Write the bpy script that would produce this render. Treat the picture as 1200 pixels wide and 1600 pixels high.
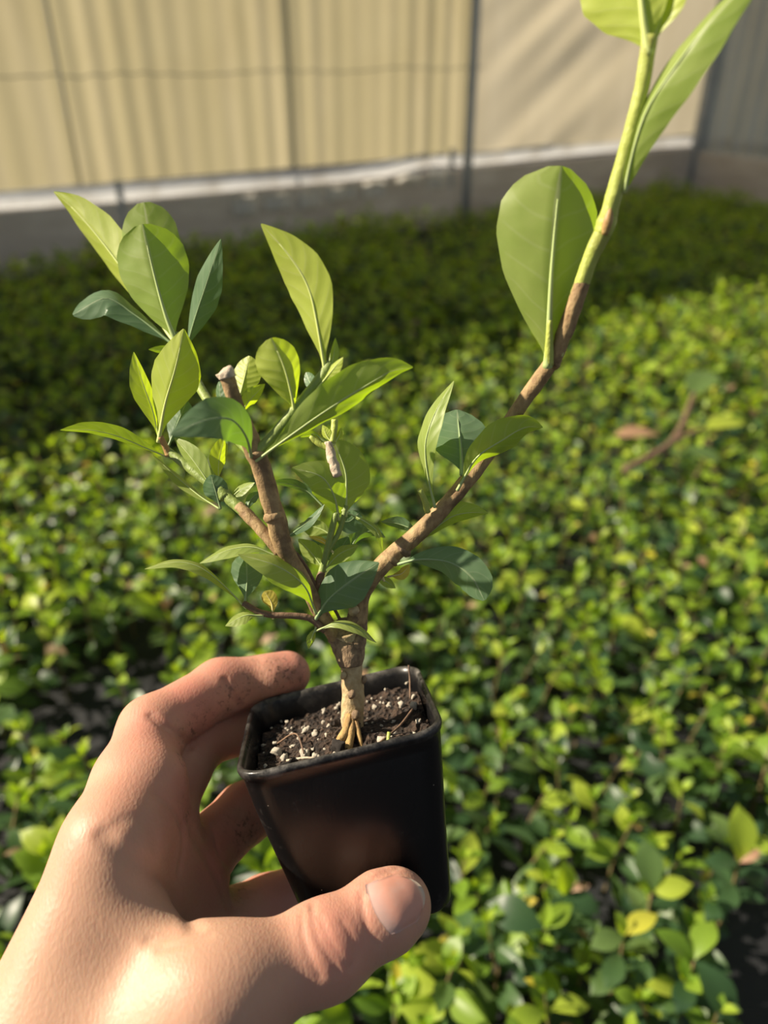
import bpy, bmesh, math, random
import numpy as np
from mathutils import Vector, Matrix, noise as mnoise

random.seed(7)
rng = np.random.default_rng(11)
scene = bpy.context.scene
for o in list(bpy.data.objects):
    bpy.data.objects.remove(o)
COL = scene.collection

# ------------------------------------------------------------------ camera
F = 1202.3                       # focal length in pixels of the 1200 x 1600 frame
PITCH = math.radians(31.5)
CANOPY = 0.115                   # mean height of the seedling carpet
CAMH = CANOPY + 0.60
cam_d = bpy.data.cameras.new('camera')
cam = bpy.data.objects.new('camera', cam_d)
COL.objects.link(cam)
cam.location = (0, 0, CAMH)
cam.rotation_euler = (math.pi/2 - PITCH, 0, 0)
cam_d.sensor_fit = 'VERTICAL'
cam_d.sensor_height = 34.6
cam_d.sensor_width = 34.6*0.75
cam_d.lens = 26.0
cam_d.clip_start = 0.01
cam_d.clip_end = 60
cam_d.dof.use_dof = True
cam_d.dof.focus_distance = 0.232
cam_d.dof.aperture_fstop = 7.4
scene.camera = cam

# ------------------------------------------------------------------ light
world = bpy.data.worlds.new('world')
scene.world = world
world.use_nodes = True
bg = world.node_tree.nodes['Background']
bg.inputs[0].default_value = (0.78, 0.88, 1.0, 1)
bg.inputs[1].default_value = 0.30
SUN_AZ, SUN_EL = math.radians(-86), math.radians(34)
SUNV = Vector((math.sin(SUN_AZ)*math.cos(SUN_EL), math.cos(SUN_AZ)*math.cos(SUN_EL), math.sin(SUN_EL)))
sun_d = bpy.data.lights.new('sun', 'SUN')
sun_d.energy = 10.0
sun_d.color = (1.0, 0.87, 0.69)
sun_d.angle = math.radians(0.55)
sun = bpy.data.objects.new('sun', sun_d)
COL.objects.link(sun)
sun.location = SUNV*8
sun.rotation_euler = SUNV.to_track_quat('Z', 'Y').to_euler()
scene.view_settings.view_transform = 'Standard'
scene.view_settings.look = 'None'
scene.view_settings.gamma = 1
scene.view_settings.use_curve_mapping = False
scene.view_settings.exposure = 0.0

# ------------------------------------------------------------------ helpers
CP, SP = math.cos(PITCH), math.sin(PITCH)
C2W = np.array([[1, 0, 0], [0, -SP, CP], [0, -CP, -SP]])   # columns: right, down, forward
CAMPOS = np.array([0, 0, CAMH])

def to_world(p):
    return np.asarray(p, float) @ C2W.T + CAMPOS

def px(x, y, d):
    """a point of the near things: photograph column, row and distance along the view axis, in metres, camera frame"""
    return np.array([(x - 600)/F*d, (y - 800)/F*d, d])

ORIG = {}
def place(o, parent, origin):
    origin = np.asarray(origin, float)
    po = ORIG.get(parent.name, np.zeros(3)) if parent else np.zeros(3)
    if parent:
        o.parent = parent
    o.location = tuple(origin - po)
    COL.objects.link(o)
    ORIG[o.name] = origin

def mesh_obj(name, verts, faces, mat, parent=None, origin=None, smooth=True, uvs=None, mat_idx=None, attrs=None):
    """one mesh object from world-space vertices"""
    verts = np.asarray(verts, float)
    if origin is None:
        origin = verts[0] if parent else verts.mean(axis=0)
    me = bpy.data.meshes.new(name)
    v = (verts - origin)
    if isinstance(faces, np.ndarray):
        n, k = faces.shape
        me.vertices.add(len(v)); me.vertices.foreach_set('co', v.astype(np.float32).ravel())
        me.loops.add(n*k); me.loops.foreach_set('vertex_index', faces.astype(np.int32).ravel())
        me.polygons.add(n); me.polygons.foreach_set('loop_start', np.arange(0, n*k, k, dtype=np.int32))
        me.update(calc_edges=True)
    else:
        me.from_pydata([tuple(a) for a in v], [], [tuple(int(i) for i in f) for f in faces])
    if smooth:
        me.polygons.foreach_set('use_smooth', np.ones(len(me.polygons), bool))
    mats = mat if isinstance(mat, (list, tuple)) else [mat]
    for m in mats:
        me.materials.append(m)
    if mat_idx is not None:
        me.polygons.foreach_set('material_index', np.asarray(mat_idx, np.int32))
    if uvs is not None:
        l = me.uv_layers.new(name='UVMap')
        vi = np.empty(len(me.loops), np.int32); me.loops.foreach_get('vertex_index', vi)
        l.data.foreach_set('uv', np.asarray(uvs, np.float32)[vi].ravel())
    for an, av in (attrs or {}).items():
        a = me.attributes.new(an, 'FLOAT', 'POINT')
        a.data.foreach_set('value', np.asarray(av, np.float32))
    me.update()
    o = bpy.data.objects.new(name, me)
    place(o, parent, origin)
    return o

def empty(name, loc, label=None, cat=None, group=None):
    o = bpy.data.objects.new(name, None)
    o.empty_display_size = 0.02
    place(o, None, loc)
    tag(o, label, cat, group)
    return o

def tag(o, label=None, cat=None, group=None, kind=None):
    if label: o['label'] = label
    if cat: o['category'] = cat
    if group: o['group'] = group
    if kind: o['kind'] = kind
    return o

def catmull(pts, n):
    """smooth curve through points, n samples, any dimension"""
    P = np.asarray(pts, float)
    if len(P) == 2:
        t = np.linspace(0, 1, n)[:, None]
        return P[0]*(1-t) + P[1]*t
    seg = np.linalg.norm(np.diff(P[:, :3], axis=0), axis=1)
    T = np.concatenate([[0], np.cumsum(np.sqrt(seg*seg.mean()+1e-12))]); T /= T[-1]
    Pe = np.vstack([2*P[0]-P[1], P, 2*P[-1]-P[-2]])
    Te = np.concatenate([[-T[1]], T, [1+T[-1]-T[-2]]])
    out = []
    for t in np.linspace(0, 1, n):
        i = min(max(np.searchsorted(T, t, side='right')-1, 0), len(P)-2)
        p0, p1, p2, p3 = Pe[i:i+4]; t0, t1, t2, t3 = Te[i:i+4]
        m1 = (p2-p0)/(t2-t0)*(t2-t1); m2 = (p3-p1)/(t3-t1)*(t2-t1)
        s = (t-t1)/(t2-t1)
        out.append((2*s**3-3*s**2+1)*p1 + (s**3-2*s**2+s)*m1 + (-2*s**3+3*s**2)*p2 + (s**3-s**2)*m2)
    return np.array(out)

def tube_mesh(pts, radii, n=24, sides=10, lump=0.0, seed=0, flat=1.0):
    """tapered tube along a smooth curve with end caps; returns verts, faces"""
    C = catmull([list(p)+[r] for p, r in zip(pts, radii)], n)
    c, r = C[:, :3], C[:, 3]
    t = np.gradient(c, axis=0); t /= np.linalg.norm(t, axis=1)[:, None]
    ref = np.array([0, 0, 1.0]) if abs(t[0][2]) < .9 else np.array([1.0, 0, 0])
    V = []; u = np.cross(t[0], ref); u /= np.linalg.norm(u)
    for i in range(n):
        u = u - t[i]*np.dot(u, t[i]); u /= np.linalg.norm(u)
        w = np.cross(t[i], u)
        for k in range(sides):
            a = 2*math.pi*k/sides
            rr = r[i]
            if lump:
                q = (c[i] + r[i]*(math.cos(a)*u + math.sin(a)*w))/(r.mean()*1.5)
                rr *= 1 + lump*(mnoise.noise(Vector((q[0]+seed*3.1, q[1], q[2]))) + .5*mnoise.noise(Vector((q[0]*2.3, q[1]*2.3+seed, q[2]*2.3))))
            V.append(c[i] + rr*(math.cos(a)*u*flat + math.sin(a)*w))
    V.append(c[0] - t[0]*r[0]*.25); V.append(c[-1] + t[-1]*r[-1]*.25)
    Fc = []
    for i in range(n-1):
        for k in range(sides):
            k2 = (k+1) % sides
            Fc.append((i*sides+k, i*sides+k2, (i+1)*sides+k2, (i+1)*sides+k))
    b, e = n*sides, n*sides+1
    for k in range(sides):
        k2 = (k+1) % sides
        Fc.append((b, k2, k)); Fc.append((e, (n-1)*sides+k, (n-1)*sides+k2))
    return np.array(V), Fc

# ------------------------------------------------------------------ materials
class NT:
    def __init__(s, name):
        s.m = bpy.data.materials.new(name); s.m.use_nodes = True
        s.t = s.m.node_tree; s.n = s.t.nodes; s.n.clear()
        s.out = s.n.new('ShaderNodeOutputMaterial')
    def node(s, typ, **kw):
        n = s.n.new('ShaderNode'+typ)
        for k, v in kw.items():
            if k.startswith('i_'):
                key = k[2:]
                key = int(key) if key.isdigit() else key.replace('_', ' ')
                s.set(n.inputs[key], v)
            else:
                setattr(n, k, v)
        return n
    def set(s, inp, v):
        if isinstance(v, bpy.types.NodeSocket): s.t.links.new(v, inp)
        elif isinstance(v, bpy.types.Node): s.t.links.new(v.outputs[0], inp)
        elif isinstance(v, (tuple, list)) and len(v) == 3 and inp.type == 'RGBA': inp.default_value = (*v, 1)
        else: inp.default_value = v
    def math(s, op, a, b=0.0, c=0.0, clamp=False):
        n = s.n.new('ShaderNodeMath'); n.operation = op; n.use_clamp = clamp
        for i, v in enumerate((a, b, c)): s.set(n.inputs[i], v)
        return n.outputs[0]
    def mix(s, fac, a, b, mode='MIX'):
        n = s.n.new('ShaderNodeMix'); n.data_type = 'RGBA'; n.blend_type = mode
        s.set(n.inputs[0], fac); s.set(n.inputs[6], a); s.set(n.inputs[7], b)
        return n.outputs[2]
    def noise(s, scale, detail=3, vec=None, rough=.55, dist=0.0):
        n = s.node('TexNoise', i_Scale=scale, i_Detail=detail, i_Roughness=rough, i_Distortion=dist)
        if vec is not None: s.set(n.inputs['Vector'], vec)
        return n.outputs[0]
    def ramp(s, fac, lo, hi, a=0.0, b=1.0):
        n = s.n.new('ShaderNodeMapRange'); n.interpolation_type = 'SMOOTHSTEP'
        s.set(n.inputs[0], fac); n.inputs[1].default_value = lo; n.inputs[2].default_value = hi
        n.inputs[3].default_value = a; n.inputs[4].default_value = b
        return n.outputs[0]
    def obj(s): return s.node('TexCoord').outputs['Object']
    def attr(s, name): return s.node('Attribute', attribute_name=name).outputs['Fac']
    def bump(s, h, strength, dist):
        return s.node('Bump', i_Height=h, i_Strength=strength, i_Distance=dist).outputs[0]
    def bsdf(s, **kw):
        n = s.n.new('ShaderNodeBsdfPrincipled')
        for k, v in kw.items(): s.set(n.inputs[k.replace('_', ' ')], v)
        return n
    def done(s, sh):
        s.t.links.new(sh if isinstance(sh, bpy.types.NodeSocket) else sh.outputs[0], s.out.inputs[0]); return s.m

def leaf_material(name, col, col2, vein, trans, tfac=.42, rough=.42, veins=7.0, bump=.08, spec=.5):
    n = NT(name)
    oc = n.obj()
    uv = n.node('TexCoord').outputs['UV']
    sep = n.node('SeparateXYZ', i_0=uv)
    u = sep.outputs[0]; v = n.math('ABSOLUTE', n.math('SUBTRACT', sep.outputs[1], .5))
    v = n.math('MULTIPLY', v, 2.0)
    ph = n.math('SUBTRACT', n.math('MULTIPLY', n.math('ADD', u, n.math('MULTIPLY', n.noise(60, 1, oc), .12)), veins), n.math('MULTIPLY', n.math('POWER', v, 1.25), 1.3))
    fr = n.math('ABSOLUTE', n.math('SUBTRACT', n.math('FRACT', ph), .5))       # 0 on a side vein
    side = n.ramp(fr, .0, .11, 1, 0)
    side = n.math('MULTIPLY', side, n.ramp(v, .75, 1.0, 1, 0))
    mid = n.ramp(v, .02, .075, 1, 0)
    vn = n.math('MAXIMUM', mid, n.math('MULTIPLY', side, .22))
    nz = n.noise(90, 3, oc)
    c = n.mix(n.ramp(nz, .35, .7), col, col2)
    c = n.mix(vn, c, vein)
    h = n.math('ADD', n.math('MULTIPLY', n.ramp(fr, 0, .45, 0, 1), 1.0), n.math('MULTIPLY', n.noise(420, 2, oc), .35))
    bp = n.bump(h, bump, .0009)
    p = n.bsdf(Base_Color=c, Roughness=rough, Normal=bp)
    p.inputs['Specular IOR Level'].default_value = spec
    tc = n.mix(n.math('MULTIPLY', vn, .5), n.mix(n.ramp(nz, .3, .75), trans, tuple(x*.8 for x in trans)), vein)
    t = n.node('BsdfTranslucent', i_Color=tc, i_Normal=bp)
    return n.done(n.node('MixShader', i_0=tfac, i_1=p, i_2=t))

M = {}
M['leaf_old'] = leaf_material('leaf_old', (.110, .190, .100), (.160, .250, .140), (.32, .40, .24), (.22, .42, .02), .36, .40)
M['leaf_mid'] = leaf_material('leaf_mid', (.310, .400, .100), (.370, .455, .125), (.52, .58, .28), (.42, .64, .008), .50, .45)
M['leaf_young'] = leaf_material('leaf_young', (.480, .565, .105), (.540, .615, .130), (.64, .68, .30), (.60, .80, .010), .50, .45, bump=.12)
M['leaf_yellow'] = leaf_material('leaf_yellow', (.62, .52, .10), (.50, .50, .08), (.70, .62, .25), (.72, .60, .06), .45, .5)

for k, c in (('leaf_old', (.26, .36, .17)), ('leaf_mid', (.42, .52, .20)), ('leaf_young', (.58, .66, .22)), ('leaf_yellow', (.75, .66, .30))):
    n = NT(k+'_rib'); M[k+'_rib'] = n.done(n.bsdf(Base_Color=c, Roughness=.5))

def bark_material(name, a, b, dark, scale, amount=.5, rough=.8):
    n = NT(name); oc = n.obj()
    nz = n.noise(scale, 6, oc, .65); n2 = n.noise(scale*.3, 3, oc)
    n3 = n.noise(scale*1.5, 3, n.node('Mapping', i_Vector=oc, i_Scale=(1, 1, .22)).outputs[0])
    nz = n.math('ADD', n.math('MULTIPLY', nz, .55), n.math('MULTIPLY', n3, .45))
    c = n.mix(n.ramp(nz, .35, .65), a, b)
    c = n.mix(n.math('MULTIPLY', n.ramp(n2, .5, .66), amount), c, dark)
    return n.done(n.bsdf(Base_Color=c, Roughness=rough, Normal=n.bump(nz, .8, .0012)))
M['bark'] = bark_material('trunk_bark', (.40, .29, .14), (.55, .43, .24), (.13, .08, .04), 420, .75)
M['bark_knot'] = bark_material('rough_knotted_bark', (.15, .095, .055), (.33, .23, .13), (.07, .042, .025), 500, .7)
M['twig'] = bark_material('branch_bark', (.25, .155, .070), (.42, .295, .135), (.12, .072, .035), 360, .7, .7)
M['twig_dark'] = bark_material('dark_twig', (.13, .08, .05), (.20, .12, .07), (.07, .04, .03), 300, .5, .7)
M['twig_pale'] = bark_material('pale_dead_twig', (.46, .37, .27), (.58, .49, .37), (.30, .22, .15), 500, .5, .8)
M['green_stem'] = bark_material('green_stem', (.20, .27, .06), (.26, .34, .08), (.17, .19, .06), 250, .5, .5)
M['young_stem'] = bark_material('young_stem', (.38, .44, .08), (.46, .52, .11), (.32, .30, .08), 250, .5, .5)
M['red_stem'] = bark_material('reddish_petiole', (.38, .20, .08), (.42, .30, .10), (.30, .12, .05), 250, .5, .5)

# black nursery plastic
n = NT('black_pot_plastic'); oc = n.obj()
du = n.noise(160, 5, oc, .7); d2 = n.noise(28, 3, oc)
scr = n.noise(900, 2, n.node('Mapping', i_Vector=oc, i_Scale=(1, .25, .25)).outputs[0])
dust = n.math('MULTIPLY', n.ramp(du, .56, .74), n.ramp(d2, .42, .68))
rim = n.attr('rim')
dust = n.math('MAXIMUM', n.math('MULTIPLY', dust, .08), n.math('MULTIPLY', rim, n.math('MULTIPLY', n.ramp(du, .40, .68, .06, .8), n.ramp(d2, .45, .68, .12, .7))))
c = n.mix(dust, (.0055, .0055, .006), (.42, .39, .35))
speck = n.ramp(n.noise(700, 1, oc), .80, .84)
c = n.mix(n.math('MULTIPLY', speck, .6), c, (.45, .40, .33))
M['pot'] = n.done(n.bsdf(Base_Color=c, Specular_IOR_Level=.34, Roughness=n.math('ADD', n.math('MULTIPLY', d2, .12), n.math('MULTIPLY_ADD', dust, .5, .22)),
                         Normal=n.bump(n.math('ADD', scr, n.math('MULTIPLY', d2, 3)), .10, .0004)))
# potting mix
n = NT('potting_mix'); oc = n.obj()
v = n.node('TexVoronoi', i_Vector=oc, i_Scale=620); nz = n.noise(300, 5, oc, .7)
c = n.mix(n.ramp(nz, .35, .68), (.012, .008, .006), (.075, .045, .028))
c = n.mix(n.ramp(n.noise(1100, 2, oc), .70, .76), c, (.5, .45, .37))
M['soil'] = n.done(n.bsdf(Base_Color=c, Roughness=.95, Normal=n.bump(n.math('ADD', v.outputs[0], nz), 1.0, .002)))
n = NT('perlite'); oc = n.obj()
c = n.mix(n.ramp(n.noise(700, 3, oc), .3, .7), (.80, .74, .62), (.52, .45, .34))
M['perlite'] = n.done(n.bsdf(Base_Color=c, Roughness=.9, Normal=n.bump(n.noise(1500, 3, oc), .7, .0006)))
M['bark_chip'] = bark_material('dark_bark_chip', (.03, .025, .022), (.07, .055, .045), (.015, .012, .01), 500, .6, .9)
M['root'] = bark_material('root', (.36, .22, .08), (.48, .32, .12), (.20, .11, .05), 500, .6, .85)

# skin
n = NT('skin'); oc = n.obj()
big = n.noise(45, 3, oc); fine = n.noise(900, 2, oc)
stretch = n.node('Mapping', i_Vector=oc, i_Rotation=(.3, .5, .9), i_Scale=(2.2, 1.1, 1)).outputs[0]
lines = n.noise(520, 3, stretch, .6)
red = n.attr('red')
c = n.mix(n.ramp(big, .3, .7), (.520, .305, .210), (.470, .258, .178))
c = n.mix(red, c, (.540, .210, .160))
c = n.mix(n.math('MULTIPLY', n.attr('pale'), .7), c, (.53, .34, .22))
dn = n.math('MULTIPLY', n.attr('dirt'), n.ramp(n.noise(520, 4, oc, .75), .53, .64))
c = n.mix(n.math('MULTIPLY', n.math('MULTIPLY', n.attr('dirt'), n.ramp(n.noise(160, 3, oc), .40, .65)), .45), c, (.20, .11, .07))
c = n.mix(n.math('MULTIPLY', dn, .9), c, (.045, .028, .02))
vor = n.node('TexVoronoi', i_Vector=stretch, i_Scale=650)
h = n.math('ADD', n.math('MULTIPLY', lines, 1.0), n.math('MULTIPLY', vor.outputs[0], .7))
p = n.bsdf(Base_Color=c, Roughness=n.math('MULTIPLY_ADD', fine, .15, .42), Normal=n.bump(h, .20, .0005))
p.inputs['Subsurface Weight'].default_value = .55
p.inputs['Subsurface Radius'].default_value = (1.0, .32, .16)
p.inputs['Subsurface Scale'].default_value = .0035
p.inputs['Specular IOR Level'].default_value = .35
M['skin'] = n.done(p)
n = NT('fingernail'); oc = n.obj()
g = n.attr('along')
c = n.mix(n.ramp(g, .10, .42), (.46, .30, .26), (.54, .27, .20))
c = n.mix(n.ramp(g, .90, .97), c, (.56, .43, .32))
c = n.mix(n.math('MULTIPLY', n.ramp(n.noise(160, 3, oc), .55, .75), .35), c, (.52, .36, .30))
p = n.bsdf(Base_Color=c, Roughness=.30, Normal=n.bump(n.noise(500, 2, oc), .12, .0004))
p.inputs['Subsurface Weight'].default_value = .3
p.inputs['Subsurface Radius'].default_value = (1, .4, .25)
p.inputs['Subsurface Scale'].default_value = .002
M['nail'] = n.done(p)

# bed foliage: colour differs from leaf to leaf
def bed_leaf_material(name, stops, trans, tfac, rough):
    n = NT(name); oc = n.obj()
    r = n.math('FRACT', n.math('ADD', n.attr('tint'), n.node('ObjectInfo').outputs['Random']))
    cr = n.node('ValToRGB'); n.set(cr.inputs[0], r)
    el = cr.color_ramp.elements
    el[0].position, el[0].color = 0.0, (*stops[0][1], 1)
    el[1].position, el[1].color = 1.0, (*stops[-1][1], 1)
    for p, c in stops[1:-1]:
        e = el.new(p); e.color = (*c, 1)
    c = cr.outputs[0]
    p = n.bsdf(Base_Color=c, Roughness=rough)
    p.inputs['Specular IOR Level'].default_value = .42
    t = n.node('BsdfTranslucent', i_Color=n.mix(.55, n.mix(1.0, c, (2.6, 2.4, .5), 'MULTIPLY'), trans))
    return n.done(n.node('MixShader', i_0=tfac, i_1=p, i_2=t))
M['bed_old'] = bed_leaf_material('seedling_leaf_old', [(0, (.024, .060, .028)), (.35, (.042, .092, .034)), (.7, (.070, .135, .042)), (1, (.115, .180, .050))], (.22, .38, .02), .34, .40)
M['bed_young'] = bed_leaf_material('seedling_leaf_young', [(0, (.12, .22, .026)), (.4, (.20, .32, .034)), (.75, (.30, .42, .044)), (1, (.42, .50, .058))], (.46, .66, .02), .45, .42)
M['bed_yellow'] = bed_leaf_material('seedling_leaf_yellow', [(0, (.55, .48, .05)), (.5, (.62, .50, .08)), (.8, (.50, .52, .06)), (1, (.45, .30, .14))], (.75, .62, .05), .42, .4)
M['bed_brown'] = bed_leaf_material('seedling_leaf_brown', [(0, (.34, .20, .12)), (.5, (.42, .27, .18)), (1, (.30, .22, .12))], (.40, .22, .08), .3, .6)
n = NT('seedling_stem'); M['bed_stem'] = n.done(n.bsdf(Base_Color=(.16, .12, .05), Roughness=.7))

# greenhouse shell
def film_material(name, a, b, stain_shade, trans_k, tfac, stain_shade_lo=.0, rough=.55, bands=0.0):
    n = NT(name); oc = n.obj()
    z = n.node('SeparateXYZ', i_0=oc).outputs[2]
    st = n.node('Mapping', i_Vector=oc, i_Scale=(7, 7, .7)).outputs[0]
    nz = n.noise(1.1, 5, st, .6)
    n2 = n.noise(1.6, 4, oc)
    c = n.mix(n.ramp(nz, .35, .68), a, b)
    c = n.mix(n.math('MULTIPLY', n.ramp(n2, .40, .70), .6), c, stain_shade)
    t = n.node('BsdfTranslucent', i_Color=n.mix(1.0, c, trans_k, 'MULTIPLY'))
    p = n.bsdf(Base_Color=c, Roughness=rough)
    p.inputs['Specular IOR Level'].default_value = .25
    return n.done(n.node('MixShader', i_0=tfac, i_1=p, i_2=t))
M['ribbed'] = film_material('ribbed_wall_sheet', (.52, .47, .31), (.60, .54, .38), (.44, .38, .23), (1.0, .98, .88), .50)
M['film'] = film_material('wrinkled_wall_film', (.58, .53, .42), (.64, .59, .48), (.53, .48, .36), (1.0, .98, .90), .48)
M['ribbed_grey'] = film_material('grey_ribbed_wall_sheet', (.70, .68, .58), (.80, .78, .68), (.55, .50, .40), (1.0, .98, .92), .5)  # brownish blotches paint in the shadow of a shrub outside the sheet
M['rail'] = None
n = NT('white_roll_tube'); oc = n.obj()
c = n.mix(n.ramp(n.noise(6, 5, oc, .65), .4, .7), (.70, .71, .71), (.52, .51, .48))
M['rail'] = n.done(n.node('MixShader', i_0=.5, i_1=n.bsdf(Base_Color=c, Roughness=.5, Normal=n.bump(n.noise(30, 3, oc), .4, .01)), i_2=n.node('BsdfTranslucent', i_Color=c)))
n = NT('grey_steel_post'); oc = n.obj()
c = n.mix(n.ramp(n.noise(12, 3, oc), .35, .7), (.36, .38, .38), (.46, .47, .46))
M['steel'] = n.done(n.bsdf(Base_Color=c, Roughness=.5))
n = NT('weathered_base_board'); oc = n.obj()
c = n.mix(n.ramp(n.noise(3, 5, n.node('Mapping', i_Vector=oc, i_Scale=(1, 1, 4)).outputs[0], .6), .35, .68), (.58, .50, .41), (.74, .66, .56))
M['board'] = n.done(n.bsdf(Base_Color=c, Roughness=.85, Normal=n.bump(n.noise(40, 4, oc), .4, .01)))
n = NT('torn_white_film'); M['flap'] = n.done(n.node('MixShader', i_0=.5, i_1=n.bsdf(Base_Color=(.84, .82, .76), Roughness=.5), i_2=n.node('BsdfTranslucent', i_Color=(.84, .82, .76))))
n = NT('black_ground_cloth'); oc = n.obj()
w1 = n.node('TexWave', i_Vector=oc, i_Scale=90, wave_type='BANDS', bands_direction='X'); w2 = n.node('TexWave', i_Vector=oc, i_Scale=90, wave_type='BANDS', bands_direction='Y')
c = n.mix(n.ramp(n.noise(7, 4, oc), .4, .7), (.006, .007, .009), (.016, .018, .022))
M['cloth'] = n.done(n.bsdf(Base_Color=c, Roughness=.75, Normal=n.bump(n.math('ADD', w1.outputs[1], w2.outputs[1]), .3, .002)))

# ------------------------------------------------------------------ the setting: ground cloth and greenhouse side walls
floor = mesh_obj('floor', [(-6, -3, 0), (5, -3, 0), (5, 9, 0), (-6, 9, 0)], [(0, 1, 2, 3)], M['cloth'], None, (0, 0, 0), smooth=False)
tag(floor, 'black woven ground cloth under the seedlings', kind='structure')
CORNER = np.array([1.66, 4.52, 0.0])
WU = np.array([-.852, -.524, 0.0])              # along the back wall, from the corner to the left
WN = np.array([.524, -.852, 0.0])               # out of the back wall, into the house; also along the right wall
WALL_H = 1.92
UPZ = np.array([0, 0, 1.0])

def sheet(name, o0, du, dn, w, h, z0, mat, parent, prof, nx, nz, label=None):
    """a sheet w wide along du; prof(x, z) gives its relief along dn"""
    V = []; 
    for i in range(nx+1):
        for k in range(nz+1):
            x, z = w*i/nx, z0 + h*k/nz
            V.append(o0 + du*x + UPZ*z + dn*prof(x, z))
    Fc = [(i*(nz+1)+k, (i+1)*(nz+1)+k, (i+1)*(nz+1)+k+1, i*(nz+1)+k+1) for i in range(nx) for k in range(nz)]
    o = mesh_obj(name, V, Fc, mat, parent, o0 + du*w/2 + UPZ*z0)
    if label: o['label'] = label
    return o
def boxm(name, o0, a, b, c, mat, parent=None, label=None, bev=0.0):
    """box from corner o0 with edge vectors a, b, c"""
    o0, a, b, c = map(np.asarray, (o0, a, b, c))
    V = [o0+a*i+b*j+c*k for i in (0, 1) for j in (0, 1) for k in (0, 1)]
    Fc = [(0, 1, 3, 2), (4, 6, 7, 5), (0, 4, 5, 1), (2, 3, 7, 6), (0, 2, 6, 4), (1, 5, 7, 3)]
    o = mesh_obj(name, V, Fc, mat, parent, np.mean(V, axis=0), smooth=False)
    bm = bmesh.new(); bm.from_mesh(o.data); bmesh.ops.recalc_face_normals(bm, faces=bm.faces)
    if bev: bmesh.ops.bevel(bm, geom=bm.edges[:], offset=bev, segments=2, affect='EDGES')
    bm.to_mesh(o.data); bm.free()
    if label: o['label'] = label
    return o

def rail_h(s):      # height of the roll tube along the back wall (s metres from the corner): it sags and kinks
    return .262 + .012*math.sin(s*1.7+.4) + .02*math.exp(-((s-1.72)/.16)**2) - .012*math.exp(-((s-2.25)/.3)**2)
wb = empty('wall_back', CORNER, 'translucent beige greenhouse side wall of ribbed sheet and plastic film'); wb['kind'] = 'structure'
# wrinkled film bay beside the corner, ribbed sheets further left
def film_prof(x, z):
    d = (x*.75 + (z-.25)*1.25)
    r = .010*math.sin(d*13+1.2*math.sin(x*4)) * math.exp(-((x-.95)/.42)**2)
    r += .006*math.sin(d*29+x*5)*math.exp(-((x-1.05)/.35)**2)*(.4+.6*math.sin(z*5+1)**2)
    return r + .012*math.sin(x*2.2)*math.sin(z*2)
sheet('film_panel', CORNER, WU, WN, 1.52, WALL_H-.290, .290, M['film'], wb, film_prof, 120, 60, 'wrinkled beige plastic film beside the corner')
s0 = 1.52
for k in range(6):
    wdt = .86
    ph = k*1.7
    def rib_prof(x, z, ph=ph):
        return (.0020+.0010*math.sin(x*9+ph))*math.sin((x)*2*math.pi/.085+ph) + .010*mnoise.noise(Vector((x*4+ph*3, z*1.2, ph))) + .004*(x/wdt)
    sheet('ribbed_sheet', CORNER + WU*(s0 + k*(wdt-.03)), WU, WN, wdt-.03, WALL_H-.290, .290, M['ribbed'], wb, rib_prof, 150, 6)
# uprights: a grey post at the film seam inside, and posts outside whose shadows show through the sheets
def post(name, s, side, r, parent, h=WALL_H, dirv=WU, nrm=WN, o0=CORNER):
    c = o0 + dirv*s + nrm*side
    V, Fc = tube_mesh([c, c+UPZ*h*.5, c+UPZ*h], [r]*3, 6, 14)
    o = mesh_obj(name, V, Fc, M['steel'], parent, c); return o
post('upright_post', 1.535, .030, .022, wb)
for s in (2.78, 4.2): post('upright_post', s, -.30, .0045, wb)
post('upright_post', .02, .03, .034, wb)
# top rail outside the picture that the film hangs from
V, Fc = tube_mesh([CORNER+UPZ*WALL_H, CORNER+WU*3+UPZ*WALL_H, CORNER+WU*6.4+UPZ*WALL_H], [.03]*3, 8, 12)
mesh_obj('top_rail', V, Fc, M['steel'], wb, CORNER+UPZ*WALL_H)
V, Fc = tube_mesh([CORNER+WU*s+WN*-.035+UPZ*.66 for s in (1.5, 3, 4.5, 6.3)], [.0014]*4, 8, 8)
mesh_obj('girt', V, Fc, M['steel'], wb)

wr = empty('wall_right', CORNER, 'grey ribbed greenhouse wall meeting the back wall at the corner'); wr['kind'] = 'structure'
for k in range(4):
    wdt = .9
    sheet('ribbed_sheet', CORNER + WN*(.02 + k*(wdt-.03)), WN, -WU*-1, wdt, WALL_H-.2, .2, M['ribbed_grey'], wr,
          lambda x, z, k=k: .011*math.sin(x*2*math.pi/.085+k), 110, 4)

bb = empty('baseboard_back', CORNER, 'weathered brown board along the foot of the back wall'); bb['kind'] = 'structure'
for k in range(4):
    boxm('board', CORNER + WU*(k*1.6) + WN*.0, WU*1.595, WN*(.035+.006*(k % 2)), UPZ*(.232-.004*(k % 2)), M['board'], bb, bev=.004)
br = empty('baseboard_right', CORNER, 'weathered board along the foot of the right wall'); br['kind'] = 'structure'
for k in range(2):
    boxm('board', CORNER + WN*(.04+k*1.75), WN*1.74, WU*.04, UPZ*.215, M['board'], br, bev=.004)
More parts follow.
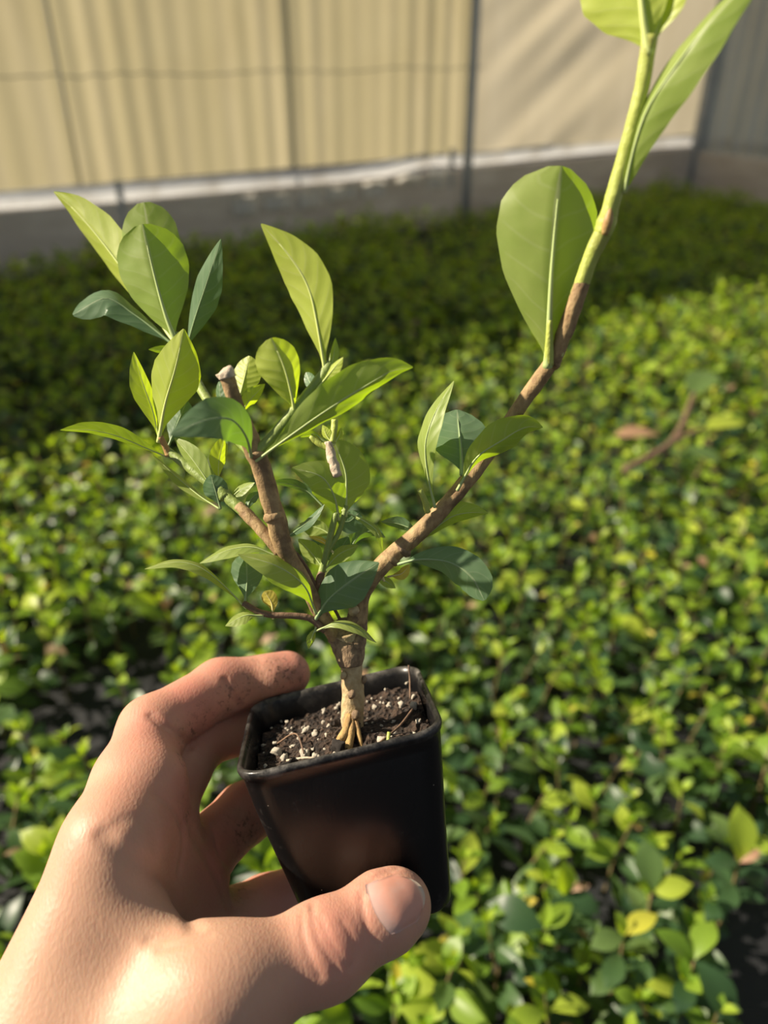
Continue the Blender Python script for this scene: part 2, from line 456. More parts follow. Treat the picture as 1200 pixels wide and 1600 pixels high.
# white plastic hem closing the gap between the sheets and the board: it bellies into the house and sags
def hem(name, o0, du, dn, w, parent, hfun, nx):
    V = []
    m = 9
    for i in range(nx+1):
        x = w*i/nx
        for k in range(m):
            a = math.pi*(k/(m-1)-.5)
            V.append(o0 + du*x + UPZ*(hfun(x)+.029*math.sin(a)) + dn*(-.006+.014*math.cos(a)+.004*mnoise.noise(Vector((x*9, k*.4, 2)))))
    Fc = [(i*m+k, (i+1)*m+k, (i+1)*m+k+1, i*m+k+1) for i in range(nx) for k in range(m-1)]
    return mesh_obj(name, V, Fc, M['rail'], parent, o0 + du*w/2 + UPZ*.26)
rt = empty('wall_hem', CORNER + WN*.02 + UPZ*.22, 'white plastic hem band running along the foot of the beige back wall', 'plastic hem')
hem('band', CORNER, WU, WN, 6.3, rt, rail_h, 240)
for s in (1.62, 3.05, 4.3):
    c = CORNER+WU*s+WN*.040+UPZ*(rail_h(s)-.04)
    boxm('clamp', c, WU*.022, WN*.008, UPZ*.085, M['steel'], rt)
    boxm('bracket', c-UPZ*.07+WU*.004, WU*.014, WN*.005, UPZ*.075, M['steel'], rt)
rt2 = empty('wall_hem', CORNER + WN*.1 + UPZ*.22, 'white plastic hem band running along the foot of the grey right wall', 'plastic hem')
hem('band', CORNER + WN*.05, WN, WU, 3.4, rt2, lambda s: .262+.006*math.sin(s*3), 100)
# torn remnants of old film hanging below the hem
for k, (s, w, h) in enumerate(((1.66, .10, .075), (1.80, .12, .05), (1.98, .10, .06), (2.12, .12, .045), (2.28, .09, .065), (2.40, .12, .06), (2.55, .10, .075))):
    sheet('film_strip', CORNER+WU*s+WN*.050, WU, WN, w, h, rail_h(s)-.03-h, M['flap'], rt, lambda x, z, k=k: .005*math.sin(x*60+k)+.003*math.sin(z*90), 8, 5)

# ------------------------------------------------------------------ pot frame (camera frame: x right, y down, z forward)
POT_C = np.array([-0.0148, 0.0645, 0.2463])
POT_W, POT_B, POT_H = 0.0600, 0.0445, 0.0610
def rotvec(r):
    r = np.asarray(r, float); t = np.linalg.norm(r); k = r/t
    K = np.array([[0, -k[2], k[1]], [k[2], 0, -k[0]], [-k[1], k[0], 0]])
    return np.eye(3) + math.sin(t)*K + (1-math.cos(t))*K@K
POT_R = rotvec([0.1187, -0.0802, -0.2134])
def pot_to_cam(p): return np.asarray(p, float) @ POT_R.T + POT_C
def cam_to_pot(p): return (np.asarray(p, float) - POT_C) @ POT_R
def pot_half(y): return POT_W/2 + (POT_B-POT_W)/2*np.clip(y/POT_H, 0, 1)
def pot_sdf(p):
    q = cam_to_pot(p)
    rc = .0085
    h = pot_half(q[:, 1]) - rc
    ax = np.abs(q[:, 0]) - h; az = np.abs(q[:, 2]) - h
    d2 = np.sqrt(np.maximum(ax, 0)**2 + np.maximum(az, 0)**2) + np.minimum(np.maximum(ax, az), 0) - rc
    dy = np.maximum(-q[:, 1], q[:, 1]-POT_H)
    return np.sqrt(np.maximum(d2, 0)**2 + np.maximum(dy, 0)**2) + np.minimum(np.maximum(d2, dy), 0)

# ------------------------------------------------------------------ the hand: one continuous surface grown from a distance field
def seg_d(p, a, b, ra, rb):
    ab = b-a
    t = np.clip((p-a) @ ab/np.dot(ab, ab), 0, 1)
    return np.linalg.norm(p - (a + t[:, None]*ab), axis=1) - (ra + (rb-ra)*t)
def tri_d(p, a, b, c, ra, rb, rc):
    d = np.minimum(np.minimum(seg_d(p, a, b, ra, rb), seg_d(p, b, c, rb, rc)), seg_d(p, c, a, rc, ra))
    ab, ac = b-a, c-a
    n = np.cross(ab, ac); nn = np.dot(n, n)
    w = p-a
    g = np.cross(np.broadcast_to(ab, w.shape), w) @ n/nn
    be = np.cross(w, np.broadcast_to(ac, w.shape)) @ n/nn
    al = 1-g-be
    ins = (al > 0) & (be > 0) & (g > 0)
    pd = np.abs(w @ n)/math.sqrt(nn) - (al*ra + be*rb + g*rc)
    return np.where(ins, np.minimum(pd, d), d)
def smin(a, b, k):
    h = np.clip(k - np.abs(a-b), 0, None)/k
    return np.minimum(a, b) - h*h*k*.25
def chain_d(p, pts, rad, k):
    d = None
    for i in range(len(pts)-1):
        s = seg_d(p, pts[i], pts[i+1], rad[i], rad[i+1])
        d = s if d is None else smin(d, s, k)
    return d

H = {k: np.array(v) for k, v in dict(
    i_mcp=px(176, 1318, .216), i_pip=px(238, 1140, .252), i_dip=px(345, 1074, .273), i_tip=px(446, 1053, .2845),
    m_mcp=(-.0740, .0990, .236), m_pip=(-.0655, .0800, .272), m_dip=(-.0440, .0795, .2890), m_tip=(-.022, .0800, .2905),
    r_mcp=(-.0660, .1170, .249), r_pip=(-.0500, .1085, .2775), r_dip=(-.030, .1010, .2890), r_tip=(-.010, .0985, .2890),
    p_mcp=(-.0610, .1370, .252), p_pip=(-.0430, .1400, .2760), p_dip=(-.026, .1360, .2840), p_tip=(-.010, .1320, .2840),
    t_mcp=px(325, 1562, .197), t_ip=px(505, 1484, .2105), t_tip=px(622, 1412, .2205),
    t_cmc=(-.070, .165, .186), w_rad=(-.0925, .152, .197), w_uln=(-.078, .187, .226), arm=(-.135, .236, .210)).items()}

def hand_sdf(p, detail=False):
    h = H
    palm = tri_d(p, h['i_mcp'], h['m_mcp'], h['w_rad'], .0125, .0125, .0180)
    palm = smin(palm, tri_d(p, h['m_mcp'], h['r_mcp'], h['w_uln'], .0120, .0120, .0170), .010)
    palm = smin(palm, tri_d(p, h['r_mcp'], h['p_mcp'], h['w_uln'], .0115, .0110, .0170), .010)
    palm = smin(palm, tri_d(p, h['m_mcp'], h['w_rad'], h['w_uln'], .0120, .0180, .0170), .010)
    # thenar mound, first web and forearm
    web = tri_d(p, h['i_mcp']*.8+h['w_rad']*.2, h['t_mcp'], h['w_rad'], .0085, .0100, .0165)
    web = smin(web, tri_d(p, h['t_mcp'], h['t_cmc'], h['w_rad'], .0115, .0175, .0175), .010)
    palm = smin(palm, web, .012)
    palm = smin(palm, seg_d(p, (h['w_rad']+h['w_uln'])/2, h['arm'], .0255, .0290), .02)
    idx = chain_d(p, [h['i_mcp'], h['i_mcp']*.5+h['i_pip']*.5, h['i_pip'], h['i_dip'], h['i_tip']], [.0130, .0120, .0105, .0096, .0082], .004)
    # pad of the proximal index and fingertip pulp
    pulp = px(425, 1060, .279); idx = smin(idx, seg_d(p, pulp, px(452, 1054, .2825), .0078, .0072), .003)
    kb = px(205, 1280, .221)                                       # skin roll at the base of the index finger
    idx = smin(idx, seg_d(p, kb, px(240, 1225, .232), .0090, .0098), .006)
    mid = chain_d(p, [h['m_mcp'], h['m_pip'], h['m_dip'], h['m_tip']], [.0118, .0098, .0090, .0080], .004)
    rin = chain_d(p, [h['r_mcp'], h['r_pip'], h['r_dip'], h['r_tip']], [.0112, .0102, .0088, .0076], .004)
    pin = chain_d(p, [h['p_mcp'], h['p_pip'], h['p_dip'], h['p_tip']], [.0105, .0086, .0075, .0066], .004)
    t = (h['t_tip']-h['t_ip']); t = t/np.linalg.norm(t)
    th = chain_d(p, [h['t_mcp'], h['t_ip'], h['t_tip']-t*.004, h['t_tip']], [.0128, .0116, .0102, .0088], .006)
    th = smin(th, seg_d(p, h['t_mcp']*.8+h['t_ip']*.2, h['t_cmc'], .0128, .0170), .010)
    ipk = h['t_ip'] + np.array([.0006, -.0004, -.0018])
    th = smin(th, np.linalg.norm(p-ipk, axis=1) - .0100, .005)     # the knuckle
    d = smin(palm, idx, .008)
    d = np.minimum(d, smin(palm, mid, .006))
    d = np.minimum(d, smin(palm, rin, .006))
    d = np.minimum(d, smin(palm, pin, .006))
    d = smin(d, smin(palm, th, .012), .0015)
    # pads are pressed flat against the pot
    pd = pot_sdf(p) - .0002
    d = -smin(-d, pd, .002)
    if detail:
        for P, dep, wid in CREASES:
            lo_, hi_ = P.min(0)-wid*3, P.max(0)+wid*3
            k = np.where(((p > lo_) & (p < hi_)).all(1))[0]
            if len(k) == 0: continue
            q = p[k]; m = None
            for a, b in zip(P[:-1], P[1:]):
                s = seg_d(q, a, b, 0, 0)
                m = s if m is None else np.minimum(m, s)
            d[k] += dep*np.exp(-(m/wid)**2)
    return d

def surf_hit(x, y, d0=.14, d1=.32, detail=False, fn=None):
    """the point of the hand's surface under a picture position"""
    fn = fn or hand_sdf
    d = d0
    r = px(x, y, 1.0)
    for _ in range(80):
        s = fn((r*d)[None])[0]
        if s < 5e-5: break
        d += s/np.linalg.norm(r)*.9
        if d > d1: return None
    return r*d

CREASES = []
def crease(pts, dep, wid):
    P = [surf_hit(*q) for q in pts]
    P = [q for q in P if q is not None]
    if len(P) > 1: CREASES.append((catmull(P, 3*len(P)), dep, wid))
crease([(352, 1062), (358, 1078), (366, 1092), (376, 1103)], .0010, .0011)            # index, far joint
crease([(236, 1118), (258, 1134), (277, 1148), (292, 1160), (298, 1166)], .0011, .0012)           # index, near joint
crease([(240, 1124), (262, 1143), (280, 1158)], .0004, .0009)
crease([(176, 1296), (194, 1280), (222, 1280), (240, 1302), (243, 1332)], .0003, .0020)           # base of the index finger
crease([(160, 1306), (182, 1328), (216, 1346), (245, 1362), (275, 1405), (302, 1448)], .0010, .0022)
crease([(243, 1240), (266, 1258), (284, 1290), (286, 1330), (280, 1362)], .0006, .0012)
crease([(300, 1300), (322, 1340), (345, 1385), (362, 1420)], .0006, .0014)
crease([(330, 1290), (345, 1340), (372, 1385)], .0004, .0010)
crease([(232, 1470), (270, 1462), (312, 1452)], .0005, .0013)
crease([(250, 1482), (285, 1474), (325, 1463)], .0004, .0011)
crease([(488, 1412), (490, 1440), (500, 1470), (520, 1500), (528, 1520)], .0006, .0011)  # thumb knuckle folds
crease([(500, 1432), (512, 1465), (534, 1498), (545, 1510)], .0004, .0009)
crease([(472, 1425), (474, 1460), (486, 1500), (500, 1525)], .0004, .0009)
crease([(536, 1440), (550, 1465), (556, 1490), (548, 1515)], .0003, .0010)
crease([(565, 1392), (567, 1420), (576, 1456), (590, 1476)], .0005, .0009)           # nail fold
crease([(566, 1395), (590, 1368), (622, 1356)], .0005, .0009)

def surface_nets(fn, lo, hi, step):
    lo = np.array(lo); n = np.ceil((np.array(hi)-lo)/step).astype(int)
    n = ((n+3)//4)*4
    cs = step*4
    g = [lo[i] + (np.arange(n[i]//4)+.5-.125)*cs for i in range(3)]
    X, Y, Z = np.meshgrid(*g, indexing='ij')
    cv = fn(np.stack([X.ravel(), Y.ravel(), Z.ravel()], 1)).reshape(X.shape)
    vals = cv.repeat(4, 0).repeat(4, 1).repeat(4, 2)
    act = np.argwhere(np.abs(vals) < cs*1.15)
    vals[tuple(act.T)] = fn(lo + act*step)
    ins = vals < 0
    c = [ins[i:n[0]-1+i, j:n[1]-1+j, k:n[2]-1+k] for i in (0, 1) for j in (0, 1) for k in (0, 1)]
    s = sum(x.astype(np.int8) for x in c)
    cells = np.argwhere((s > 0) & (s < 8))
    off = np.array([(i, j, k) for i in (0, 1) for j in (0, 1) for k in (0, 1)])
    cvals = np.stack([vals[tuple((cells+o).T)] for o in off], 1)
    acc = np.zeros((len(cells), 3)); cnt = np.zeros(len(cells))
    for a in range(8):
        for b in range(a+1, 8):
            if np.abs(off[a]-off[b]).sum() != 1: continue
            va, vb = cvals[:, a], cvals[:, b]
            m = (va < 0) != (vb < 0)
            t = np.where(m, va/np.where(m, va-vb, 1), 0)
            acc += np.where(m[:, None], off[a] + t[:, None]*(off[b]-off[a]), 0); cnt += m
    verts = lo + (cells + acc/cnt[:, None])*step
    index = -np.ones(ins.shape, np.int64); index[tuple(cells.T)] = np.arange(len(cells))
    quads = []
    for ax in range(3):
        e = np.eye(3, dtype=int)[ax]; u, w = np.eye(3, dtype=int)[(ax+1) % 3], np.eye(3, dtype=int)[(ax+2) % 3]
        sl0 = tuple(slice(1, -1) for _ in range(3))
        A = ins[1:-1, 1:-1, 1:-1]
        B = ins[1+e[0]:n[0]-1+e[0], 1+e[1]:n[1]-1+e[1], 1+e[2]:n[2]-1+e[2]]
        P = np.argwhere(A != B)+1
        q = np.stack([index[tuple((P-o).T)] for o in (u+w, w, 0*u, u)], 1)
        fl = ins[tuple(P.T)]
        q[~fl] = q[~fl][:, ::-1]
        quads.append(q[(q >= 0).all(1)])
    return verts, np.concatenate(quads)

def gradient(fn, p, e=2e-4):
    g = np.stack([fn(p+np.eye(3)[i]*e) - fn(p-np.eye(3)[i]*e) for i in range(3)], 1)
    return g/np.maximum(np.linalg.norm(g, axis=1), 1e-9)[:, None]

def subdivide_quads(V, Q):
    E_ = np.sort(np.concatenate([Q[:, [0, 1]], Q[:, [1, 2]], Q[:, [2, 3]], Q[:, [3, 0]]]), axis=1)
    ue, inv = np.unique(E_, axis=0, return_inverse=True); inv = inv.ravel()
    n = len(Q); ev = V[ue].mean(1); fv = V[Q].mean(1)
    e = [inv[i*n:(i+1)*n] + len(V) for i in range(4)]
    f = np.arange(n) + len(V) + len(ue)
    Q2 = np.concatenate([np.stack([Q[:, i], e[i], f, e[i-1]], 1) for i in range(4)])
    return np.concatenate([V, ev, fv]), Q2

hv, hq = surface_nets(hand_sdf, (-.215, .040, .150), (.030, .270, .320), .0016)
for _ in range(3):
    hv = hv - hand_sdf(hv)[:, None]*gradient(hand_sdf, hv, 4e-4)*.9
hv, hq = subdivide_quads(hv, hq)
_det = lambda p: hand_sdf(p, True)
for _ in range(2):
    hv = hv - _det(hv)[:, None]*gradient(hand_sdf, hv, 3e-4)*.9
def near(pts, r):
    m = np.zeros(len(hv))
    for q in pts: m = np.maximum(m, np.exp(-(np.linalg.norm(hv-np.asarray(q), axis=1)/r)**2))
    return m
red = near([H['i_tip'], H['i_dip'], H['m_pip'], H['m_dip'], H['r_pip'], H['p_pip'], px(300, 1110, .258)], .013)
red = np.maximum(red, .75*near([px(270, 1240, .235), px(205, 1295, .222), px(330, 1330, .25), px(300, 1380, .25), px(230, 1180, .24)], .016))
red = np.maximum(red, .55*near([px(590, 1400, .212), px(530, 1460, .203)], .012))
dirt = near([px(462, 1040, .275), px(440, 1050, .275)], .008)
dirt = np.maximum(dirt, .8*near([px(390, 1070, .266), px(360, 1095, .264), px(300, 1150, .25), px(335, 1120, .255)], .006))
dirt = np.maximum(dirt, .75*near([px(282, 1190, .235), px(285, 1215, .235), px(268, 1252, .23), px(285, 1275, .232)], .004))
dirt = np.maximum(dirt, .8*near([px(385, 1300, .262), px(400, 1340, .265), px(360, 1385, .262)], .007))
dirt = np.maximum(dirt, .7*near([px(600, 1358, .215), px(560, 1365, .213), px(470, 1405, .205)], .004))
pale = near([px(120, 1480, .18), px(60, 1560, .175), px(200, 1400, .19)], .022)
hand = mesh_obj('hand', to_world(hv), hq, M['skin'], None, to_world(H['w_rad']), attrs={'red': np.clip(red, 0, 1), 'dirt': np.clip(dirt, 0, 1), 'pale': pale})
tag(hand, 'bare left hand with soil on its fingers gripping the small black pot', 'hand')

# thumb nail: a thin curved plate sitting on the thumb
na, nb = 15, 13
base_c, tip_c = np.array([583., 1428.]), np.array([659., 1391.])
side0, side1 = np.array([601., 1372.]), np.array([597., 1467.])
NV = []; al = []
dirv = tip_c-base_c
for i in range(na):
    a = i/(na-1)
    for j in range(nb):
        b = j/(nb-1)*2-1
        half = 48*(1-.10*a)*(1 - .30*max(0, (a-.6)/.4)**2)
        c = base_c + dirv*a
        round_off = (1-b*b)
        aa = a*(dirv) * (0.78 + .22*round_off) if a > .5 else a*dirv
        base_round = -(b*b)*(-10)*(1-a)                                # half-moon root
        ax = dirv/np.linalg.norm(dirv); perp = np.array([-ax[1], ax[0]])
        q = base_c + ax*(np.linalg.norm(dirv)*a - (b*b)*(16*max(0, (a-.45)/.55)**1.5) + (b*b)*9*(1-a)) + perp*half*b*.98
        P = surf_hit(q[0], q[1])
        if P is None: P = px(q[0], q[1], .215)
        NV.append(P); al.append(a)
NV = np.array(NV)
g = gradient(hand_sdf, NV, 6e-4)
edge = np.array([max(abs(j/(nb-1)*2-1), 0)**6 for i in range(na) for j in range(nb)])
rootm = np.array([(1-i/(na-1))**5 for i in range(na) for j in range(nb)])
NV2 = NV + g*(.00055 - .0007*np.maximum(edge, rootm))[:, None]
NVb = NV - g*.0008
nf = [(i*nb+j, i*nb+j+1, (i+1)*nb+j+1, (i+1)*nb+j) for i in range(na-1) for j in range(nb-1)]
off = na*nb
rimv = [j for j in range(nb)] + [i*nb+nb-1 for i in range(1, na)] + [(na-1)*nb+j for j in range(nb-2, -1, -1)] + [i*nb for i in range(na-2, 0, -1)]
nf += [(rimv[i], rimv[(i+1) % len(rimv)], rimv[(i+1) % len(rimv)]+off, rimv[i]+off) for i in range(len(rimv))]
nail = mesh_obj('thumbnail', to_world(np.vstack([NV2, NVb])), nf, M['nail'], hand, to_world(NV[0]), attrs={'along': al+al})
nail['label'] = 'short pinkish thumbnail'

# ------------------------------------------------------------------ the potted shrub: pot and soil
def rsq(half, rc, y, n=9):
    """rounded square ring in the pot frame at height y"""
    out = []
    for cx, cz, a0 in ((1, 1, 0), (-1, 1, 90), (-1, -1, 180), (1, -1, 270)):
        for k in range(n):
            a = math.radians(a0 + 90*k/(n-1))
            out.append((cx*(half-rc)+rc*math.cos(a), y, cz*(half-rc)+rc*math.sin(a)))
        # straight side samples keep the faces true
    return out
pot_base = to_world(pot_to_cam([0, POT_H, 0]))
shrub = empty('potted_shrub', pot_base, 'small leafy shrub with woody branches in a square black nursery pot', 'potted plant')
rings = []; rimw = []
def ring(h, rc, y, r=0.0): rings.append(rsq(h, rc, y)); rimw.append(r)
hw = lambda y: float(pot_half(np.array(y)))
ring(.016, .006, POT_H-.0015); ring(hw(POT_H)-.004, .006, POT_H-.0015); ring(hw(POT_H)-.0035, .0065, POT_H); ring(hw(POT_H)-.0012, .0070, POT_H-.0002)
ring(hw(POT_H), .0073, POT_H-.0016)
for k in range(1, 10): ring(hw(POT_H*(1-k/10)), .0073+.0012*k/10, POT_H*(1-k/10))
ring(hw(.0030), .0085, .0030); ring(hw(.0026)+.0005, .0088, .0024, .3); ring(POT_W/2+.0006, .0090, .0010, .6); ring(POT_W/2+.0005, .0090, .0001, 1)
ring(POT_W/2-.0001, .0087, -.0004, 1); ring(POT_W/2-.0010, .0080, -.0001, .8); ring(hw(.002)-.0013, .0078, .0020, .2)
for k in range(1, 6): ring(hw(POT_H*k/10)-.0012, .0075, POT_H*k/10)
NR = len(rings[0])
PV = np.array([p for r in rings for p in r])
# the thin plastic is a little warped
wob = np.array([.0006*mnoise.noise(Vector((p[0]*40, p[1]*25, p[2]*40))) for p in PV])
PV[:, 0] += wob*np.sign(PV[:, 0]); PV[:, 2] += wob*np.sign(PV[:, 2])*.7
PF = [(i*NR+k, i*NR+(k+1) % NR, (i+1)*NR+(k+1) % NR, (i+1)*NR+k) for i in range(len(rings)-1) for k in range(NR)]
PF.append(tuple(range(NR))[::-1])
pot = mesh_obj('pot', to_world(pot_to_cam(PV)), PF, M['pot'], shrub, pot_base, attrs={'rim': np.repeat(rimw, NR)})
pot['label'] = 'square black plastic nursery pot with rounded corners'
bm = bmesh.new(); bm.from_mesh(pot.data); bmesh.ops.recalc_face_normals(bm, faces=bm.faces); bm.to_mesh(pot.data); bm.free()

# soil: rough surface inside the rim
SN = 56
def soil_y(x, z):
    v = Vector((x*120, z*120, 3.1))
    y = .0078 - .0035*math.exp(-((x+.002)**2+(z+.002)**2)/.00012) + .0022*mnoise.noise(v) + .0014*mnoise.noise(v*2.7) + .0008*mnoise.noise(v*6)
    y -= .003*max(0, x/.03) * max(0, z/.03+.3)
    return y
SV = []; 
for i in range(SN+1):
    for j in range(SN+1):
        a, b = i/SN*2-1, j/SN*2-1
        # square to rounded square
        m = 4.5
        r = (abs(a)**m + abs(b)**m)**(1/m) + 1e-9
        k = max(abs(a), abs(b))/r
        hh = hw(.009)-.0014
        x, z = a*k*hh, b*k*hh
        SV.append((x, soil_y(x, z), z))
SF = [(i*(SN+1)+j, (i+1)*(SN+1)+j, (i+1)*(SN+1)+j+1, i*(SN+1)+j+1) for i in range(SN) for j in range(SN)]
soil = mesh_obj('soil', to_world(pot_to_cam(SV)), SF, M['soil'], shrub, to_world(pot_to_cam([0, .012, 0])), smooth=False)
soil['label'] = 'dark potting mix flecked with perlite'

def chunk(seed, sub=2):
    bm = bmesh.new(); bmesh.ops.create_icosphere(bm, subdivisions=sub, radius=1)
    for v in bm.verts:
        v.co *= 1 + .75*mnoise.noise(v.co*1.4+Vector((seed*7.3, seed, 0))) + .3*mnoise.noise(v.co*4+Vector((0, seed*3, 1)))
    me = bpy.data.meshes.new('perlite'); bm.to_mesh(me); bm.free()
    for p in me.polygons: p.use_smooth = True
    return me
def soil_piece(name, me, x, z, r, lift=.3, sq=(1, 1, 1)):
    o = bpy.data.objects.new(name, me)
    place(o, soil, to_world(pot_to_cam([x, soil_y(x, z)-r*lift, z])))
    o.scale = (r*sq[0]*random.uniform(.8, 1.25), r*sq[1]*random.uniform(.6, 1), r*sq[2]*random.uniform(.8, 1.2)); o.rotation_euler = (random.random()*6, random.random()*6, random.random()*6)
    return o
chunks = [chunk(s) for s in range(5)]
for m in chunks: m.materials.append(M['perlite'])
big = [(.021, .009, .0019), (.017, .012, .0014), (.012, .013, .0012), (.0245, .004, .0017), (-.004, .004, .0013), (.0245, -.006, .0014), (.022, -.013, .0012),
       (-.0085, .0005, .0014), (-.012, .010, .0018), (-.006, .012, .0012), (-.021, -.004, .0019), (-.0185, -.009, .0013), (-.012, -.010, .0018), (-.009, -.012, .0014), (-.022, .004, .0012),
       (.012, -.013, .0018), (.010, -.018, .0016), (.016, -.008, .0012), (-.0245, -.010, .0011), (.006, .010, .0011), (-.016, .000, .0011), (.0255, .012, .0012)]
for i, (x, z, r) in enumerate(big): soil_piece('perlite', chunks[i % 5], x, z, r*.8)
for i in range(110):
    x, z = random.uniform(-.027, .027), random.uniform(-.027, .027)
    soil_piece('perlite', chunks[i % 5], x, z, random.choice((.0003, .0004, .0004, .0005, .0007)), .4)
bchunk = chunk(9, 3); bchunk.materials.append(M['bark_chip'])
soil_piece('bark_chip', bchunk, -.0165, -.018, .0042, .35, (1.5, .8, .8))
soil_piece('bark_chip', bchunk, .004, -.004, .0028, .5)
soil_piece('bark_chip', bchunk, -.0015, -.013, .0022, .4)
def fibre(name, pts, r, mat, parent=soil):
    P = [to_world(pot_to_cam([x, soil_y(x, z)-h, z])) for x, z, h in pts]
    V, Fc = tube_mesh(P, [r]*len(P), 14, 6)
    return mesh_obj(name, V, Fc, mat, parent)
fibre('straw', [(-.017, -.017, .0035), (-.010, -.0205, .0045), (-.004, -.023, .003)], .00035, M['twig_pale'])
fibre('straw', [(.010, -.021, .002), (.018, -.012, .003), (.0235, -.004, .004)], .0004, M['twig_dark'])
fibre('straw', [(.024, .006, .003), (.0255, .011, .008), (.0262, .013, .011)], .0003, M['twig_dark'])
fibre('straw', [(-.021, .002, .002), (-.014, -.004, .004), (-.012, -.012, .002)], .0003, M['twig_dark'])
fibre('sprout', [(.008, -.0245, .001), (.0125, -.022, .003), (.0145, -.019, .0065)], .0006, M['young_stem'])
fibre('sprout', [(-.0045, -.0235, .001), (-.0035, -.0225, .004)], .0008, M['young_stem'])

# ------------------------------------------------------------------ the potted shrub: trunk, branches, leaves
def P3(q): return px(*q)
def branch(name, pts, radii_px, mat, parent, n=30, lump=.12, seed=0, label=None, sides=12):
    """pts: (column, row, distance); radius in picture pixels at that distance"""
    P = [to_world(px(*q)) for q in pts]
    R = [r/F*q[2] for r, q in zip(radii_px, pts)]
    V, Fc = tube_mesh(P, R, n, sides, lump, seed)
    o = mesh_obj(name, V, Fc, mat, parent, P[0])
    if label: o['label'] = label
    return o

SHAPES = {
    'blunt':  [(0, .04), (.1, .12), (.3, .50), (.5, .84), (.7, 1.0), (.85, .94), (.95, .68), (1, .22)],   # half-width profile from base to tip
    'lance':  [(0, .05), (.12, .16), (.3, .62), (.5, .98), (.65, .95), (.82, .62), (.94, .25), (1, .03)],
    'obov':   [(0, .04), (.12, .12), (.3, .48), (.5, .84), (.68, 1.0), (.84, .90), (.94, .60), (1, .10)],
    'round':  [(0, .05), (.10, .25), (.25, .66), (.45, .97), (.62, 1.0), (.8, .82), (.93, .48), (1, .08)],
    'blade':  [(0, .12), (.1, .35), (.3, .80), (.5, 1.0), (.7, .85), (.88, .45), (1, .03)],
}
def leaf(parent, mid, width, mat='leaf_mid', shape='lance', roll=0, fold=18, wl=1.0, wr=1.0, wave=.03, curl=0.0, twist=0, petiole=True, seed=None):
    """mid: base to tip as (column, row, distance); width: full width in pixels at the middle; roll: turn of the blade about its rib"""
    global LEAFN
    LEAFN += 1; seed = LEAFN if seed is None else seed
    C = catmull([px(*q) for q in mid], 26)
    L = np.linalg.norm(np.diff(C, axis=0), axis=1).sum()
    dm = np.mean([q[2] for q in mid]); hwid = width/2/F*dm
    xs, ys = zip(*SHAPES[shape])
    t = np.gradient(C, axis=0); t /= np.linalg.norm(t, axis=1)[:, None]
    cols = np.linspace(-1, 1, 11)
    V = []; UV = []
    for i in range(26):
        u = i/25
        v = C[i]/np.linalg.norm(C[i])
        s = np.cross(t[i], v); s /= np.linalg.norm(s)          # to the right-hand side in the picture when the leaf points up
        nrm = np.cross(s, t[i])
        ro = math.radians(roll + twist*u)
        w = math.cos(ro)*s + math.sin(ro)*nrm
        nn = np.cross(w, t[i]); nn /= np.linalg.norm(nn)
        hwd = hwid*np.interp(u, xs, ys)
        fo = math.radians(fold*(1-.35*u))
        for c in cols:
            k = (wl if c > 0 else wr)*abs(c)*hwd
            ang = fo + curl*abs(c)
            q = C[i] + math.copysign(1, c)*w*k*math.cos(ang) + nn*k*math.sin(ang)
            q = q + nn*hwd*(wave*4*abs(c)**2*mnoise.noise(Vector((u*5+seed*3.7, c*1.2, seed))) + .03*mnoise.noise(Vector((u*9+seed, c*4, seed*2.1))))
            V.append(q); UV.append((u, (c+1)/2))
    m = len(cols)
    Fc = [(i*m+j, i*m+j+1, (i+1)*m+j+1, (i+1)*m+j) for i in range(25) for j in range(m-1)]
    mi = [0]*len(Fc)
    # raised midrib running into the petiole
    rr = max(hwid*.055, .00022)
    rp = [C[0]-t[0]*(.0015 if petiole else .0002)] + [C[i] for i in range(0, 24, 3)]
    rv, rf = tube_mesh(rp, [rr*1.6, rr*1.5]+[rr*(1.25-1.1*k/7) for k in range(1, 8)], 20, 6)
    o = len(V)
    V = np.vstack([np.array(V), rv]); UV += [(.5, .5)]*len(rv)
    Fc += [tuple(a+o for a in f) for f in rf]; mi += [1]*len(rf)
    return mesh_obj('leaf', to_world(V), Fc, [M[mat], M[mat+'_rib']], parent, to_world(C[0]), uvs=UV, mat_idx=mi)
LEAFN = 0
def behind(pts, x0, span, off):
    """the side shoots swing away from the viewer the further left they reach"""
    return [(x, y, d + off*min(max((x0-x)/span, 0), 1)) for x, y, d in pts]

# trunk
tp = [(552, 1152, .2475), (552, 1122, .2465), (551, 1080, .2450), (549, 1045, .2445), (546, 1015, .2440), (540, 990, .2440)]
trunk = branch('trunk', tp, [15, 18, 17.5, 17.5, 21, 26], M['bark'], shrub, 44, .16, 3, 'pale woody trunk with roots at its foot', 18)
branch('knot', [(547, 1040, .2438), (545, 1018, .2438), (541, 998, .2436), (532, 985, .2436), (522, 975, .2436)], [18, 22, 27, 23, 12], M['bark_knot'], trunk, 34, .30, 9, 'rough dark knot where the branches fork', 16)
branch('knot', [(549, 1020, .2440), (556, 995, .2430), (558, 965, .2425), (560, 945, .2420)], [17, 17, 16, 15], M['bark_knot'], trunk, 30, .28, 5, None, 16)
for q, r, m in (((537, 1054, .2412), 5, 'bark'), ((550, 1084, .2396), 6, 'bark_knot'), ((556, 1116, .2402), 7, 'bark_knot'), ((553, 953, .2372), 9, 'bark'), ((568, 1062, .2440), 5, 'bark_knot')):
    branch('bark_scar', [(q[0]-2, q[1]+5, q[2]+.0012), q, (q[0]+1, q[1]-4, q[2]+.0008)], [r*.7, r, r*.6], M[m], trunk, 10, .25, r)
branch('root', [(546, 1118, .2425), (540, 1142, .2390), (530, 1160, .2372), (523, 1176, .2368)], [6, 7, 7.5, 5.5], M['root'], trunk, 18, .18, 1)
